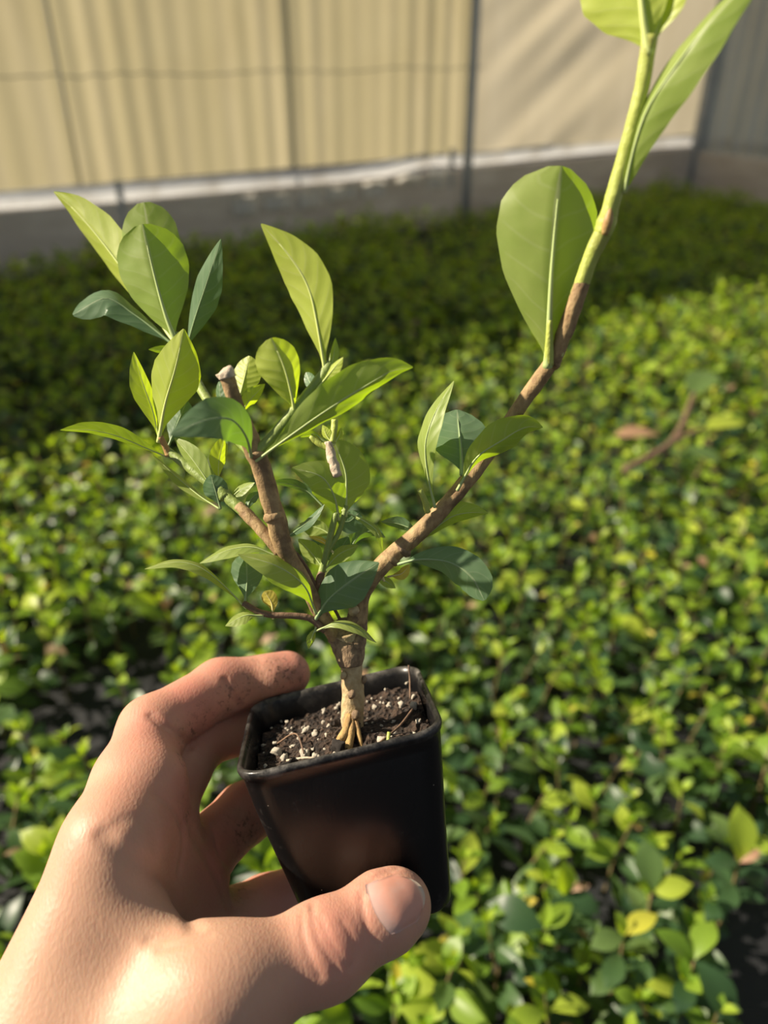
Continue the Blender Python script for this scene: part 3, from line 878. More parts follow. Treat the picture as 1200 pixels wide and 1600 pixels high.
branch('root', [(550, 1124, .2420), (548, 1150, .2382), (542, 1172, .2360), (538, 1186, .2362)], [6, 6.5, 7, 4.5], M['root'], trunk, 18, .18, 2)
branch('root', [(555, 1120, .2425), (560, 1146, .2390), (565, 1166, .2376), (569, 1180, .2376)], [4, 3.8, 3.2, 2], M['root'], trunk, 18, .15, 4)

# right-hand branch
RB = branch('branch', [(557, 975, .2425), (566, 925, .2405), (600, 880, .2385), (650, 836, .2360), (700, 786, .2325), (760, 712, .2270), (815, 632, .2200), (868, 558, .2110)],
            [15, 15, 14.5, 13.5, 13, 12, 11.5, 12], M['twig'], shrub, 50, .12, 2, 'brown woody branch rising to the right')
for q, r in (((628, 858, .2370), 16.1), ((612, 872, .2378), 15), ((862, 566, .2115), 13.5)):
    branch('node_ring', [(q[0]-4, q[1]+5, q[2]), q, (q[0]+4, q[1]-5, q[2])], [r*.82, r, r*.82], M['bark_knot'] if r > 16 and q[0] < 640 else M['twig'], RB, 8, .25, r)
RT = branch('branch', [(862, 566, .2115), (882, 520, .2065), (900, 470, .2020), (922, 405, .1965), (945, 355, .1925), (958, 310, .1890), (978, 235, .1840), (1000, 150, .1785), (1010, 95, .1755), (1016, 55, .1735)],
            [12.5, 13, 12.5, 12.5, 14, 13, 12, 11.5, 12, 13], M['young_stem'], shrub, 56, .08, 6, 'yellow-green young shoot at the top of the right branch')
branch('bark_sleeve', [(862, 566, .2112), (882, 520, .2062), (900, 470, .2017), (912, 436, .1990)], [13.5, 13.2, 12.9, 11.5], M['twig'], RT, 24, .1, 7)
branch('node_ring', [(939, 366, .1930), (947, 350, .1922), (952, 334, .1910)], [13, 17, 13.5], M['young_stem'], RT, 10, .15, 3)
branch('bud_scale', [(944, 366, .1915), (950, 345, .1898), (955, 318, .1885)], [6, 8, 2], M['red_stem'], RT, 10, .1, 3)
leaf(RT, [(856, 566, .2085), (858, 520, .2050), (861, 440, .2000), (868, 345, .1960), (877, 259, .1945)], 190, 'leaf_mid', 'blunt', -16, 27, .98, .98, .02, .15)
branch('petiole', [(857, 570, .2090), (858, 545, .2068), (859, 500, .2035)], [8, 7, 4], M['young_stem'], RT, 12, .05)
leaf(RT, [(1012, 75, .1740), (1004, 20, .1715), (996, -60, .1690), (984, -190, .1670)], 230, 'leaf_young', 'round', 16, 22, 1.0, .45, .02)
leaf(RT, [(1018, 72, .1740), (1034, 25, .1720), (1048, -30, .1700), (1058, -120, .1690)], 90, 'leaf_young', 'lance', 60, 25)
leaf(RT, [(978, 290, .1860), (990, 235, .1810), (1012, 170, .1760), (1065, 90, .1690), (1120, 22, .1640), (1210, -70, .1590)], 96, 'leaf_mid', 'blade', 44, 24, 1.0, 1.0, .02, .2)
leaf(RT, [(880, 548, .2075), (888, 520, .2055), (896, 500, .2045)], 14, 'leaf_young', 'blade', 20, 10)

# leaves low on the right-hand branch
leaf(RB, [(678, 786, .2300), (668, 740, .2275), (665, 690, .2255), (682, 640, .2250), (709, 595, .2260)], 62, 'leaf_mid', 'lance', 48, 24, 1.0, .7, .04)
branch('petiole', [(668, 800, .2310), (664, 783, .2290), (656, 765, .2275)], [5, 5, 4.5], M['young_stem'], RB, 10, .05)
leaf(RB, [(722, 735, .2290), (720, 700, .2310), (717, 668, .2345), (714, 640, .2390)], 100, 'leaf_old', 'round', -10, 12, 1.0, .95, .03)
leaf(RB, [(718, 760, .2270), (745, 715, .2225), (785, 688, .2195), (820, 668, .2185), (848, 668, .2190)], 66, 'leaf_mid', 'lance', -38, 24, 1.0, 1.0, .03)
leaf(RB, [(648, 852, .2365), (672, 832, .2350), (705, 808, .2340), (735, 801, .2335), (763, 802, .2340)], 44, 'leaf_mid', 'lance', -35, 28)
leaf(RB, [(652, 832, .2395), (640, 825, .2410), (620, 818, .2420), (595, 815, .2420)], 26, 'leaf_old', 'lance', 40, 20)
leaf(RB, [(628, 880, .2350), (655, 874, .2315), (700, 878, .2285), (735, 900, .2270), (757, 938, .2275)], 62, 'leaf_old', 'obov', -24, 14, 1.0, 1.0, .03)
leaf(RB, [(612, 900, .2400), (628, 896, .2380), (640, 882, .2370)], 20, 'leaf_yellow', 'blade', 20, 20)
leaf(RB, [(590, 905, .2420), (602, 908, .2425), (618, 919, .2430)], 17, 'leaf_mid', 'blade', 10, 20)
leaf(RB, [(598, 902, .2400), (594, 892, .2390), (586, 884, .2385)], 14, 'leaf_yellow', 'round', 10, 20)

# left-hand thick branch, cut off at the top
LB = branch('branch', [(528, 1000, .2430), (505, 965, .2400), (475, 910, .2330), (445, 858, .2265), (428, 800, .2215), (408, 730, .2165), (392, 694, .2140), (374, 645, .2105), (360, 606, .2085), (353, 582, .2075)],
            [13, 12, 12.5, 14.5, 15.5, 15, 15.5, 12, 11.5, 12.5], M['twig'], shrub, 60, .12, 12, 'thick brown branch with a cut end')
for q, r in (((428, 806, .2212), 16.3), ((402, 710, .2150), 16.6)):
    branch('node_ring', [(q[0]+2, q[1]+6, q[2]), q, (q[0]-2, q[1]-6, q[2])], [r*.88, r, r*.86], M['twig'], LB, 8, .15, r)
branch('cut_end', [(355, 590, .2078), (352, 580, .2073), (350, 577, .2071)], [13.5, 14, 9], M['twig_pale'], LB, 8, .35, 4)
# side branch to the left
SB = branch('branch', behind([(440, 866, .2275), (412, 832, .2245), (385, 803, .2225), (352, 775, .2205), (318, 748, .2185), (285, 722, .2165), (262, 704, .2150)], 440, 180, .024),
            [9, 9, 9, 8.5, 8, 7.5, 6], M['green_stem'], shrub, 40, .08, 15, 'green side branch reaching left')
branch('bark_sleeve', behind([(438, 863, .2272), (412, 832, .2243), (385, 803, .2223), (372, 791, .2216)], 440, 180, .024), [9.8, 9.7, 9.6, 8.7], M['twig'], SB, 20, .12, 8)
branch('node_ring', behind([(352, 778, .2203), (345, 768, .2199), (338, 762, .2197)], 440, 180, .024), [10, 10.5, 9], M['green_stem'], SB, 8, .2, 5)
leaf(SB, behind([(262, 714, .2150), (228, 700, .2120), (185, 682, .2090), (140, 672, .2070), (94, 672, .2065)], 440, 180, .024), 42, 'leaf_mid', 'lance', 55, 20, 1, 1, .02)
branch('petiole', behind([(264, 712, .2150), (258, 697, .2135), (250, 682, .2120)], 440, 180, .024), [6, 5, 5], M['red_stem'], SB, 10, .1)
leaf(SB, behind([(249, 684, .2120), (258, 632, .2080), (274, 575, .2055), (287, 514, .2045)], 440, 180, .024), 92, 'leaf_young', 'lance', 10, 40, 1.0, 1.0, .03)
leaf(SB, behind([(248, 684, .2122), (238, 640, .2110), (223, 598, .2105), (209, 550, .2110)], 440, 180, .024), 44, 'leaf_young', 'lance', -38, 28, 1.0, 1.0, .03)
leaf(SB, behind([(266, 690, .2170), (278, 660, .2190), (292, 626, .2210)], 440, 180, .024), 42, 'leaf_old', 'round', 20, 18)
leaf(SB, behind([(338, 774, .2185), (318, 742, .2160), (296, 712, .2145), (272, 684, .2140)], 440, 180, .024), 40, 'leaf_mid', 'lance', 35, 24)
leaf(SB, behind([(338, 792, .2205), (312, 775, .2195), (278, 747, .2185), (238, 710, .2185)], 440, 180, .024), 24, 'leaf_mid', 'lance', -50, 20)
leaf(SB, behind([(343, 788, .2190), (337, 768, .2170), (329, 742, .2160)], 440, 180, .024), 40, 'leaf_old', 'round', 10, 18)
leaf(SB, behind([(341, 752, .2240), (342, 722, .2235), (352, 678, .2240)], 440, 180, .024), 34, 'leaf_young', 'lance', -30, 25)
leaf(SB, behind([(358, 782, .2215), (372, 768, .2230), (398, 754, .2250)], 440, 180, .024), 22, 'leaf_mid', 'lance', 40, 15)
leaf(SB, behind([(385, 800, .2235), (392, 780, .2260), (408, 768, .2290)], 440, 180, .024), 18, 'leaf_old', 'lance', 20, 15)

# shoot to the upper left cluster
UB = branch('branch', behind([(396, 712, .2175), (366, 680, .2165), (334, 640, .2150), (304, 590, .2130), (284, 545, .2115), (274, 520, .2110)], 396, 110, .044),
            [8, 8, 7.5, 7.5, 7, 6], M['green_stem'], shrub, 30, .06, 18, 'thin green shoot carrying the upper left leaves')
leaf(UB, behind([(274, 532, .2100), (258, 490, .2080), (241, 430, .2065), (222, 350, .2060)], 396, 110, .044), 124, 'leaf_mid', 'blunt', 6, 36, 1.0, 1.0, .03)
leaf(UB, behind([(270, 532, .2135), (228, 472, .2200), (165, 385, .2260), (118, 330, .2290), (84, 300, .2310)], 396, 110, .044), 78, 'leaf_young', 'lance', 38, 30, 1, 1, .03)
leaf(UB, behind([(272, 530, .2140), (254, 470, .2180), (238, 390, .2215), (224, 316, .2235)], 396, 110, .044), 92, 'leaf_mid', 'blunt', 8, 14, 1, 1, .03)
leaf(UB, behind([(272, 540, .2120), (240, 514, .2125), (205, 488, .2125), (165, 466, .2115), (114, 492, .2100)], 396, 110, .044), 62, 'leaf_old', 'obov', -48, 24, 1, 1, .04)
leaf(UB, behind([(290, 550, .2120), (304, 500, .2125), (322, 445, .2135), (345, 374, .2140)], 396, 110, .044), 54, 'leaf_old', 'lance', 32, 26, 1, 1, .03)
leaf(UB, behind([(284, 552, .2110), (262, 548, .2100), (232, 546, .2095)], 396, 110, .044), 16, 'leaf_mid', 'lance', 30, 15)

# shoots from the upper knuckle of the thick branch
MB_ = branch('branch', [(402, 706, .2140), (428, 680, .2125), (458, 645, .2110), (485, 612, .2100), (506, 585, .2095), (516, 566, .2093)],
             [9, 9, 9, 9, 9, 6], M['green_stem'], shrub, 30, .06, 21, 'green shoot rising from the cut branch')
leaf(MB_, [(508, 580, .2095), (498, 520, .2060), (482, 450, .2040), (452, 400, .2030), (408, 350, .2025)], 84, 'leaf_young', 'lance', 32, 10, 1.0, 1.0, .02)
leaf(MB_, [(460, 642, .2100), (455, 615, .2075), (444, 575, .2050), (424, 528, .2045)], 82, 'leaf_young', 'blunt', -18, 26, 1, 1, .05, .2)
leaf(MB_, [(406, 716, .2130), (455, 680, .2095), (512, 640, .2070), (570, 604, .2060), (612, 580, .2060), (645, 574, .2075)], 66, 'leaf_mid', 'lance', -22, 20, 1.25, .7, .12)
leaf(MB_, [(508, 592, .2090), (520, 562, .2085), (524, 528, .2085)], 18, 'leaf_mid', 'lance', 30, 20)
leaf(MB_, [(500, 602, .2085), (518, 580, .2070), (536, 558, .2065)], 24, 'leaf_young', 'lance', 40, 25)
leaf(MB_, [(488, 606, .2110), (484, 596, .2130), (478, 582, .2150)], 20, 'leaf_old', 'round', 20, 15)
leaf(LB, [(375, 618, .2125), (382, 590, .2130), (390, 556, .2140)], 50, 'leaf_young', 'round', 24, 22)
leaf(LB, [(374, 648, .2130), (390, 626, .2135), (414, 600, .2140)], 30, 'leaf_young', 'lance', -30, 28)
leaf(LB, [(352, 650, .2130), (346, 626, .2135), (342, 596, .2140)], 26, 'leaf_old', 'round', 40, 20)
leaf(LB, [(392, 710, .2115), (384, 682, .2035), (362, 656, .1970), (322, 656, .1905), (266, 680, .1865)], 78, 'leaf_old', 'lance', -32, 10, 1, 1, .02, 0, 10)

# fine shoots and leaves in the middle
CB = branch('branch', [(500, 985, .2400), (496, 945, .2390), (500, 905, .2385), (509, 868, .2380), (518, 830, .2375), (526, 800, .2370)],
            [7, 6, 5.5, 5, 5, 5], M['green_stem'], shrub, 30, .1, 25, 'slender green shoot between the two main branches')
branch('bark_sleeve', [(500, 985, .2399), (496, 945, .2388), (500, 905, .2383), (503, 893, .2382)], [8, 6.8, 6.3, 5.2], M['twig_dark'], CB, 16, .15)
leaf(CB, [(528, 806, .2370), (522, 775, .2335), (502, 745, .2305), (456, 731, .2290)], 58, 'leaf_mid', 'blade', -10, 14, 1, 1, .03)
leaf(CB, [(540, 800, .2385), (541, 770, .2380), (539, 735, .2380), (520, 686, .2385)], 78, 'leaf_mid', 'round', -14, 14, .75, 1.1, .02)
branch('petiole', [(512, 862, .2380), (530, 830, .2385), (541, 790, .2385)], [4, 4, 4], M['green_stem'], CB, 12, .05)
branch('cut_twig', [(513, 692, .2350), (518, 714, .2335), (527, 744, .2325)], [7, 7.5, 8], M['twig_pale'], CB, 16, .3, 31, 'pale broken twig end with tiny shoots')
branch('bud_stub', [(514, 700, .2345), (500, 694, .2345), (485, 682, .2345)], [5, 5, 5], M['young_stem'], CB, 10, .15, 3)
branch('bud_stub', [(519, 692, .2355), (522, 672, .2358), (523, 656, .2360)], [5.5, 5.5, 5.5], M['young_stem'], CB, 10, .1, 3)
leaf(CB, [(502, 686, .2345), (490, 678, .2340), (469, 683, .2335)], 12, 'leaf_mid', 'lance', 40, 15)
leaf(CB, [(517, 690, .2350), (510, 680, .2350), (504, 664, .2352)], 18, 'leaf_young', 'lance', 30, 25)
leaf(CB, [(524, 690, .2355), (530, 680, .2355), (533, 668, .2357)], 12, 'leaf_young', 'lance', 30, 25)
leaf(CB, [(440, 845, .2330), (462, 830, .2345), (485, 812, .2355), (507, 788, .2360)], 22, 'leaf_old', 'lance', 50, 20)
leaf(CB, [(500, 786, .2400), (478, 766, .2400), (450, 756, .2395), (418, 754, .2390)], 24, 'leaf_old', 'lance', 52, 15)
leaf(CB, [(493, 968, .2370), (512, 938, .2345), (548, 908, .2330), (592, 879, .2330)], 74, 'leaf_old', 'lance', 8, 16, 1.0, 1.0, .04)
leaf(CB, [(492, 954, .2335), (474, 914, .2265), (432, 884, .2215), (372, 866, .2200)], 58, 'leaf_mid', 'lance', -38, 22, 1, 1, .03)
leaf(CB, [(430, 868, .2330), (395, 855, .2325), (355, 860, .2320), (312, 880, .2320)], 34, 'leaf_mid', 'lance', -52, 20)
leaf(CB, [(505, 888, .2390), (490, 868, .2400), (466, 842, .2410)], 34, 'leaf_mid', 'lance', 20, 20)
leaf(CB, [(507, 890, .2385), (530, 866, .2385), (560, 852, .2390)], 30, 'leaf_mid', 'lance', 32, 20)
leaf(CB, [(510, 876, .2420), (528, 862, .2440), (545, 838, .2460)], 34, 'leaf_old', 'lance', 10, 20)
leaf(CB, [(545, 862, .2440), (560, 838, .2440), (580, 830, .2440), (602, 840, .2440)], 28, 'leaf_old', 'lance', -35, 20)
leaf(CB, [(540, 800, .2400), (570, 815, .2380), (590, 832, .2375), (598, 862, .2380)], 16, 'leaf_mid', 'lance', 35, 15)
leaf(CB, [(516, 858, .2390), (505, 846, .2385), (482, 838, .2385)], 12, 'leaf_yellow', 'lance', 40, 15)
leaf(CB, [(520, 838, .2400), (500, 826, .2410), (468, 818, .2420)], 36, 'leaf_mid', 'lance', -30, 20)
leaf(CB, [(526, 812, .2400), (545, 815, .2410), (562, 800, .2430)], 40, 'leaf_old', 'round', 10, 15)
leaf(CB, [(497, 930, .2410), (520, 910, .2430), (540, 895, .2450)], 30, 'leaf_mid', 'lance', 10, 15)
branch('petiole', [(440, 846, .2310), (468, 872, .2340), (488, 905, .2375), (498, 930, .2388)], [3.5, 3.5, 3.5, 3.5], M['twig_dark'], CB, 18, .1)
branch('petiole', [(512, 985, .2420), (504, 962, .2420), (497, 945, .2415)], [2.5, 2.5, 2.5], M['twig_dark'], CB, 10, .1)
branch('petiole', [(533, 972, .2420), (526, 958, .2425), (518, 944, .2430)], [2.5, 2.5, 2.5], M['twig_dark'], CB, 10, .1)
# low horizontal shoot to the left
HB = branch('branch', [(508, 985, .2385), (484, 966, .2370), (455, 962, .2355), (425, 961, .2345), (402, 955, .2340), (380, 942, .2335)],
            [6, 5.5, 5, 5, 5, 5], M['twig_dark'], shrub, 24, .1, 28, 'thin low shoot pointing left')
leaf(HB, [(380, 946, .2335), (350, 915, .2310), (312, 886, .2290), (272, 878, .2280), (226, 889, .2275)], 30, 'leaf_mid', 'lance', -55, 20)
leaf(HB, [(383, 940, .2335), (386, 908, .2345), (384, 864, .2365)], 54, 'leaf_old', 'obov', 12, 16)
leaf(HB, [(404, 962, .2330), (382, 962, .2315), (352, 978, .2305)], 30, 'leaf_mid', 'lance', -45, 18)
leaf(HB, [(426, 960, .2345), (424, 942, .2345), (413, 924, .2345)], 26, 'leaf_yellow', 'obov', 18, 20)
leaf(HB, [(496, 985, .2370), (525, 974, .2350), (556, 980, .2345), (588, 1004, .2345)], 24, 'leaf_mid', 'lance', 48, 18)
leaf(HB, [(494, 980, .2375), (488, 994, .2370), (482, 1014, .2370)], 16, 'leaf_mid', 'lance', 30, 18)

# ------------------------------------------------------------------ the bed of seedlings
def leaf_grid(nu, nv, wid, fold, droop, shape):
    xs, ys = zip(*shape)
    V = []
    for i in range(nu+1):
        u = i/nu
        for j in range(nv+1):
            c = j/nv*2-1
            k = np.interp(u, xs, ys)*wid*c
            V.append((k*math.cos(fold), u*(1-.06*abs(c)), abs(k)*math.sin(fold) - droop*u*u + .10*u*(1-u)))
    Fc = [(i*(nv+1)+j, i*(nv+1)+j+1, (i+1)*(nv+1)+j+1, (i+1)*(nv+1)+j) for i in range(nu) for j in range(nv)]
    return np.array(V), np.array(Fc)
OVAL = [(0, .05), (.08, .22), (.25, .72), (.45, 1), (.65, .95), (.85, .58), (.96, .22), (1, .04)]
OVAL2 = [(0, .05), (.1, .22), (.3, .68), (.55, 1), (.75, .92), (.92, .5), (1, .06)]
LEAF_HI = [leaf_grid(7, 4, .27, .30, .16, OVAL), leaf_grid(7, 4, .31, .22, .30, OVAL2), leaf_grid(7, 4, .24, .42, .05, OVAL)]
LEAF_LO = [leaf_grid(4, 2, .28, .30, .16, OVAL), leaf_grid(4, 2, .31, .22, .28, OVAL2), leaf_grid(4, 2, .25, .42, .05, OVAL)]
KINDS = ['bed_old', 'bed_young', 'bed_yellow', 'bed_brown']
BEDMATS = [M[k] for k in KINDS] + [M['bed_stem']]

def make_plan(seed):
    """leaves of one seedling: (matrix 4x4, leaf shape, kind) and the stem's points"""
    r = random.Random(seed)
    H_ = r.uniform(.088, .125)
    lean = (r.uniform(-.02, .02), r.uniform(-.02, .02))
    nodes = r.choice((5, 6))
    leaves = []
    az = r.uniform(0, 6.28)
    for k in range(nodes):
        f = k/(nodes-1)
        z = H_*(.30+.70*f)
        cx, cy = lean[0]*(z/H_)**2, lean[1]*(z/H_)**2
        for s in (0, 1):
            a = az + k*math.pi/2 + s*math.pi + r.uniform(-.35, .35)
            tilt = math.radians(r.uniform(-28, 34) + 42*f**2.0)
            size = (.039 - .016*f**2.5)*r.uniform(.62, 1.2)
            if k == nodes-1: size *= .75
            kind = 0 if f < .5 else (1 if r.random() < .17+.52*f else 0)
            x = r.random()
            if x < .008: kind = 3; size *= .7
            elif x < .03: kind = 2; size *= .8
            Mx = Matrix.Translation((cx, cy, z)) @ Matrix.Rotation(a, 4, 'Z') @ Matrix.Translation((0, .0025, 0)) @ Matrix.Rotation(tilt, 4, 'X') @ Matrix.Rotation(r.uniform(-.75, .75), 4, 'Y') @ Matrix.Diagonal((size, size, size, 1))
            leaves.append((Mx, r.randrange(3), kind))
    for k in range(r.choice((2, 3, 4))):                     # young tip
        a = az + k*1.9 + r.uniform(-.4, .4); size = r.uniform(.010, .017)
        Mx = Matrix.Translation((lean[0], lean[1], H_)) @ Matrix.Rotation(a, 4, 'Z') @ Matrix.Rotation(math.radians(r.uniform(45, 82)), 4, 'X') @ Matrix.Diagonal((size, size, size, 1))
        leaves.append((Mx, r.randrange(3), 1))
    return leaves, [(0, 0, 0), (lean[0]*.25, lean[1]*.25, H_*.5), (lean[0], lean[1], H_*1.0)]
PLANS = [make_plan(s) for s in range(14)]

# where seedlings stand: a jittered lattice (they grow in rows of small cells), inside the bed's edges
def in_bed(x, y):
    p = np.array([x, y]) - CORNER[:2]
    if p @ WN[:2] < .15: return False              # back wall
    if p @ WU[:2] < .15: return False              # right wall
    # path corner at the near right: ground cloth shows
    return not (x > .262 + (y-.32)*.55 and y < .46 and x > .262)
def visible(x, y, m):
    Z = y*CP + (CAMH-CANOPY)*SP
    if Z < .05: return False
    Yd = (-(0-(CAMH-CANOPY))*CP - y*SP)
    u, v = x/Z*F, Yd/Z*F
    return abs(u) < 600+m/Z*F and v < 800+m/Z*F
SPOTS = []
pitch = .047
for i in range(-70, 70):
    for j in range(-6, 110):
        x, y = i*pitch + (j % 2)*pitch/2 + random.uniform(-.014, .014), j*pitch*.87 + random.uniform(-.014, .014)
        ca, sa = math.cos(.5), math.sin(.5)
        X, Y = ca*x - sa*y, sa*x + ca*y
        if in_bed(X, Y) and visible(X, Y, .16):
            if mnoise.noise(Vector((X*2.3, Y*2.3, 4))) < -.34 and random.random() < .55: continue
            SPOTS.append((X, Y))
def spot_tf(X, Y, seed):
    r = random.Random(seed)
    hs = 1 + .24*mnoise.noise(Vector((X*1.9, Y*1.9, 8))) + .14*mnoise.noise(Vector((X*6, Y*6, 1)))
    return r.uniform(0, 6.28), r.uniform(.86, 1.16)*hs, r.randrange(len(PLANS))
SPOTS.sort(key=lambda p: p[0]**2 + p[1]**2)
# nearest seedlings that are in view become single things
near_s = []
rest = []
for q in SPOTS:
    (near_s if len(near_s) < 300 and visible(q[0], q[1], .0) else rest).append(q)

# meshes shared by the near seedlings
LM = {}
for si, (V, Fc) in enumerate(LEAF_HI):
    for ki, kn in enumerate(KINDS):
        me = bpy.data.meshes.new('seedling_leaf')
        me.from_pydata([tuple(v) for v in V], [], [tuple(int(a) for a in f) for f in Fc])
        me.polygons.foreach_set('use_smooth', np.ones(len(me.polygons), bool))
        me.materials.append(M[kn]); LM[si, ki] = me
SM = []
for lv, st in PLANS:
    V, Fc = tube_mesh(np.array(st), [.0016, .0013, .0007], 6, 5)
    me = bpy.data.meshes.new('seedling_stem'); me.from_pydata([tuple(v) for v in V], [], [tuple(f) for f in Fc])
    me.materials.append(M['bed_stem']); SM.append(me)
def bed_point(x, y, h):
    """a spot over the bed seen at a picture position, h metres above the ground"""
    r = C2W @ px(x, y, 1.0)
    t = (h-CAMH)/r[2]
    return CAMPOS + r*t
def feature(cx, cy, h, label, leaves, stem_mat='bed_stem'):
    """a seedling that stands out in the picture; leaves: (azimuth, tilt, roll, size, shape, kind)"""
    p = bed_point(cx, cy, h)
    e = empty('seedling', (p[0], p[1], 0), label, 'seedling')
    V, Fc = tube_mesh([(p[0], p[1], 0), (p[0]+.004, p[1], h*.5), (p[0], p[1], h)], [.0018, .0015, .0010], 8, 6)
    mesh_obj('stem', V, Fc, M[stem_mat], e, (p[0], p[1], 0))
    for a, t, rl, s, si, ki in leaves:
        o = bpy.data.objects.new('leaf', LM[si, ki]); o.parent = e; COL.objects.link(o)
        o.matrix_basis = Matrix.Translation((0, 0, h)) @ Matrix.Rotation(math.radians(a), 4, 'Z') @ Matrix.Rotation(math.radians(t), 4, 'X') @ Matrix.Rotation(math.radians(rl), 4, 'Y') @ Matrix.Diagonal((s, s, s, 1))
    for k in range(6):
        o = bpy.data.objects.new('leaf', LM[k % 3, 0]); o.parent = e; COL.objects.link(o)
        o.matrix_basis = Matrix.Translation((.002, 0, h*(.55+.06*k))) @ Matrix.Rotation(k*2.2, 4, 'Z') @ Matrix.Rotation(.2, 4, 'X') @ Matrix.Diagonal((.03, .03, .03, 1))
    return e
feature(975, 1462, .125, 'seedling with a single bright yellow leaf near the black ground cloth', [(-62, 16, -10, .034, 0, 2), (110, 20, 0, .03, 1, 0), (30, 60, 0, .02, 0, 1)])
feature(882, 1398, .115, 'seedling with one upright sunlit oval leaf right of the thumb', [(10, 78, 12, .034, 0, 1), (160, 15, 0, .036, 1, 0), (-120, 10, 10, .03, 1, 0)])
feature(850, 1450, .12, 'seedling with one broad flat leaf pointing left, right of the thumb', [(70, 12, -30, .046, 1, 0), (-60, 25, 10, .03, 0, 1), (-20, 60, 0, .022, 2, 1)])
feature(1018, 1395, .125, 'seedling with one broad dark heart-shaped leaf beside the yellow one', [(5, 55, -8, .040, 1, 0), (-90, 25, 20, .034, 0, 1), (80, 45, 0, .02, 2, 1)])
feature(1155, 1348, .135, 'seedling with a browned leaf tip at the right edge of the bed', [(-15, 60, 20, .045, 1, 1), (-75, 48, 0, .02, 1, 3), (95, 15, 0, .032, 0, 0)])
feature(1085, 1500, .12, 'seedling with a curled yellow-green leaf overhanging the black ground cloth', [(-35, 30, -20, .034, 1, 1), (-150, -5, 0, .045, 1, 0), (60, 30, 0, .035, 0, 1)])
feature(95, 1330, .125, 'seedling with one long flat leaf left of the hand', [(75, 20, -20, .042, 0, 1), (-60, 55, 0, .036, 0, 1), (10, 40, 0, .03, 0, 1)])
# a cut sprig lying on the carpet
c0 = bed_point(1050, 690, .16); c1 = bed_point(1085, 615, .175); c2 = bed_point(1120, 668, .17)
sp = empty('cut_sprig', bed_point(1050, 690, .15), 'cut brown sprig with one broad pale leaf lying on the seedlings', 'sprig')
V, Fc = tube_mesh([bed_point(975, 735, .15), c0, c1], [.005, .006, .004], 16, 8, .2, 2); mesh_obj('stem', V, Fc, M['twig_dark'], sp)
V, Fc = tube_mesh([c0, (c0+c2)/2+np.array([0, 0, .006]), c2-np.array([.02, 0, 0])], [.004, .003, .002], 10, 6); mesh_obj('stem', V, Fc, M['twig_dark'], sp)
for (x, y, h), a, t, s, m in (((1100, 672, .165), -68, 8, .085, 'bed_young'), ((1030, 680, .155), 85, 4, .075, 'bed_brown'), ((1080, 622, .17), -35, 20, .10, 'bed_old'), ((1062, 700, .15), -130, 4, .07, 'bed_old')):
    V, Fc = leaf_grid(9, 6, .30, .18, .12, OVAL2)
    Mx = np.array(Matrix.Rotation(math.radians(a), 3, 'Z') @ Matrix.Rotation(math.radians(t), 3, 'X'))*s
    mesh_obj('leaf', V @ Mx.T + bed_point(x, y, h), Fc, M[m], sp, bed_point(x, y, h))
REGIONS = {
    'left': ('small leafy green seedling in the bed to the left of the hand', 'seedlings left of the hand'),
    'right': ('small leafy green seedling in the bed to the right of the pot', 'seedlings right of the pot'),
    'behind': ('small leafy green seedling in the bed behind the pot and branches', 'seedlings behind the pot')}
def region(X, Y):
    Z = Y*CP + (CAMH-CANOPY)*SP
    u, v = 600 + X/Z*F, 800 + ((CAMH-CANOPY)*CP - Y*SP)/Z*F
    return 'right' if u > 690 else ('left' if u < 330 else 'behind')
for i, (X, Y) in enumerate(near_s):
    a, s, pl = spot_tf(X, Y, i)
    e = bpy.data.objects.new('seedling', None); e.empty_display_size = .02
    e.location = (X, Y, 0); e.rotation_euler = (0, 0, a); e.scale = (s, s, s)
    COL.objects.link(e)
    lab, grp = REGIONS[region(X, Y)]
    tag(e, lab, 'seedling', grp)
    o = bpy.data.objects.new('stem', SM[pl]); o.parent = e; COL.objects.link(o)
    for Mx, si, ki in PLANS[pl][0]:
        o = bpy.data.objects.new('leaf', LM[si, ki]); o.parent = e; o.matrix_basis = Mx; COL.objects.link(o)

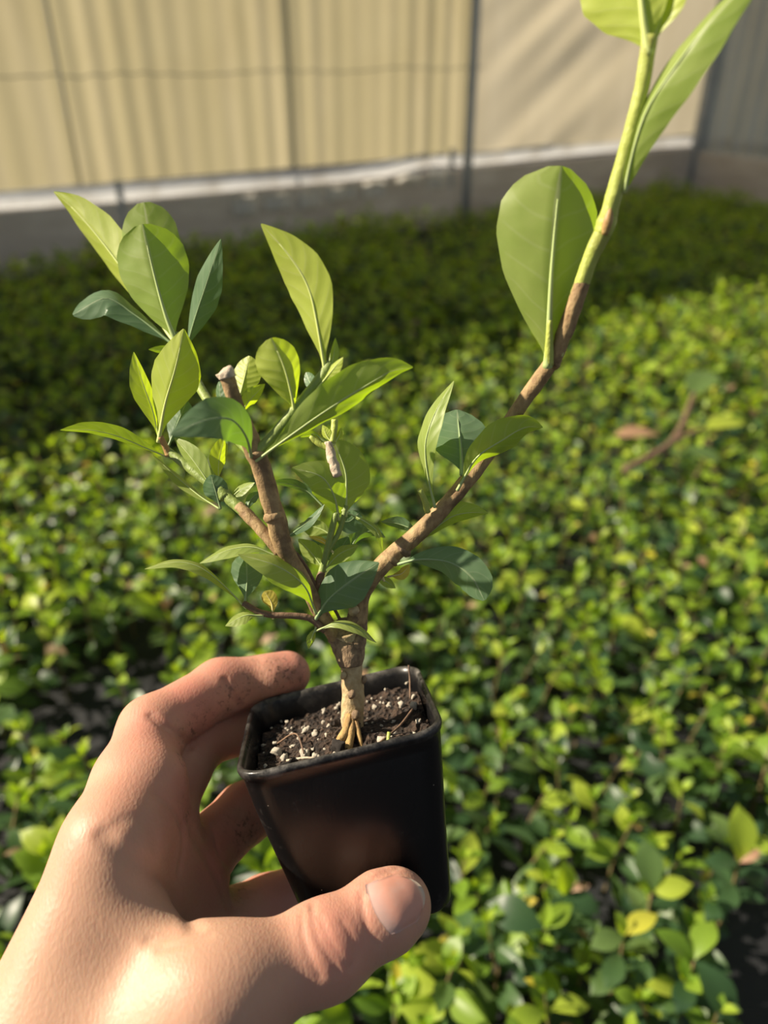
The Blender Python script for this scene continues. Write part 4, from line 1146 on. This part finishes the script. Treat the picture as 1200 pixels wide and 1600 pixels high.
# the rest of the bed: one mass of foliage
AV, AF, AM, AT = [], [], [], []
nv = 0
by = {}
for i, (X, Y) in enumerate(rest):
    a, s, pl = spot_tf(X, Y, i+1000)
    by.setdefault(pl, []).append((X, Y, a, s))
for pl, items in by.items():
    T = np.array(items)
    ca, sa, S = np.cos(T[:, 2]), np.sin(T[:, 2]), T[:, 3]
    def put(V):
        x = (ca[:, None]*V[:, 0] - sa[:, None]*V[:, 1])*S[:, None] + T[:, 0:1]
        y = (sa[:, None]*V[:, 0] + ca[:, None]*V[:, 1])*S[:, None] + T[:, 1:2]
        z = S[:, None]*V[:, 2][None]
        return np.stack([x, y, z], 2)
    for Mx, si, ki in PLANS[pl][0]:
        V, Fc = LEAF_LO[si]
        m = np.array(Mx)
        W_ = V @ m[:3, :3].T + m[:3, 3]
        P = put(W_); n_, k_ = P.shape[:2]
        AV.append(P.reshape(-1, 3))
        AF.append((Fc[None] + (np.arange(n_)*k_)[:, None, None] + nv).reshape(-1, 4))
        AM.append(np.full(n_*len(Fc), ki)); AT.append(np.repeat(rng.random(n_), k_))
        nv += n_*k_
    st = np.array(PLANS[pl][1])
    V = np.array([p + np.array(d)*.0014 for p in st for d in ((1, 0, 0), (-.5, .87, 0), (-.5, -.87, 0))])
    Fc = np.array([(i*3+k, i*3+(k+1) % 3, i*3+3+(k+1) % 3, i*3+3+k) for i in range(2) for k in range(3)])
    P = put(V); n_, k_ = P.shape[:2]
    AV.append(P.reshape(-1, 3)); AF.append((Fc[None] + (np.arange(n_)*k_)[:, None, None] + nv).reshape(-1, 4))
    AM.append(np.full(n_*len(Fc), 4)); AT.append(np.zeros(n_*k_)); nv += n_*k_
mass = mesh_obj('seedling_carpet', np.concatenate(AV), np.concatenate(AF), BEDMATS, None, (0, 2, 0), mat_idx=np.concatenate(AM), attrs={'tint': np.concatenate(AT)})
tag(mass, 'dense carpet of leafy seedlings reaching back to the greenhouse wall', 'seedlings', kind='stuff')
print('SEEDLINGS', len(near_s), len(rest))
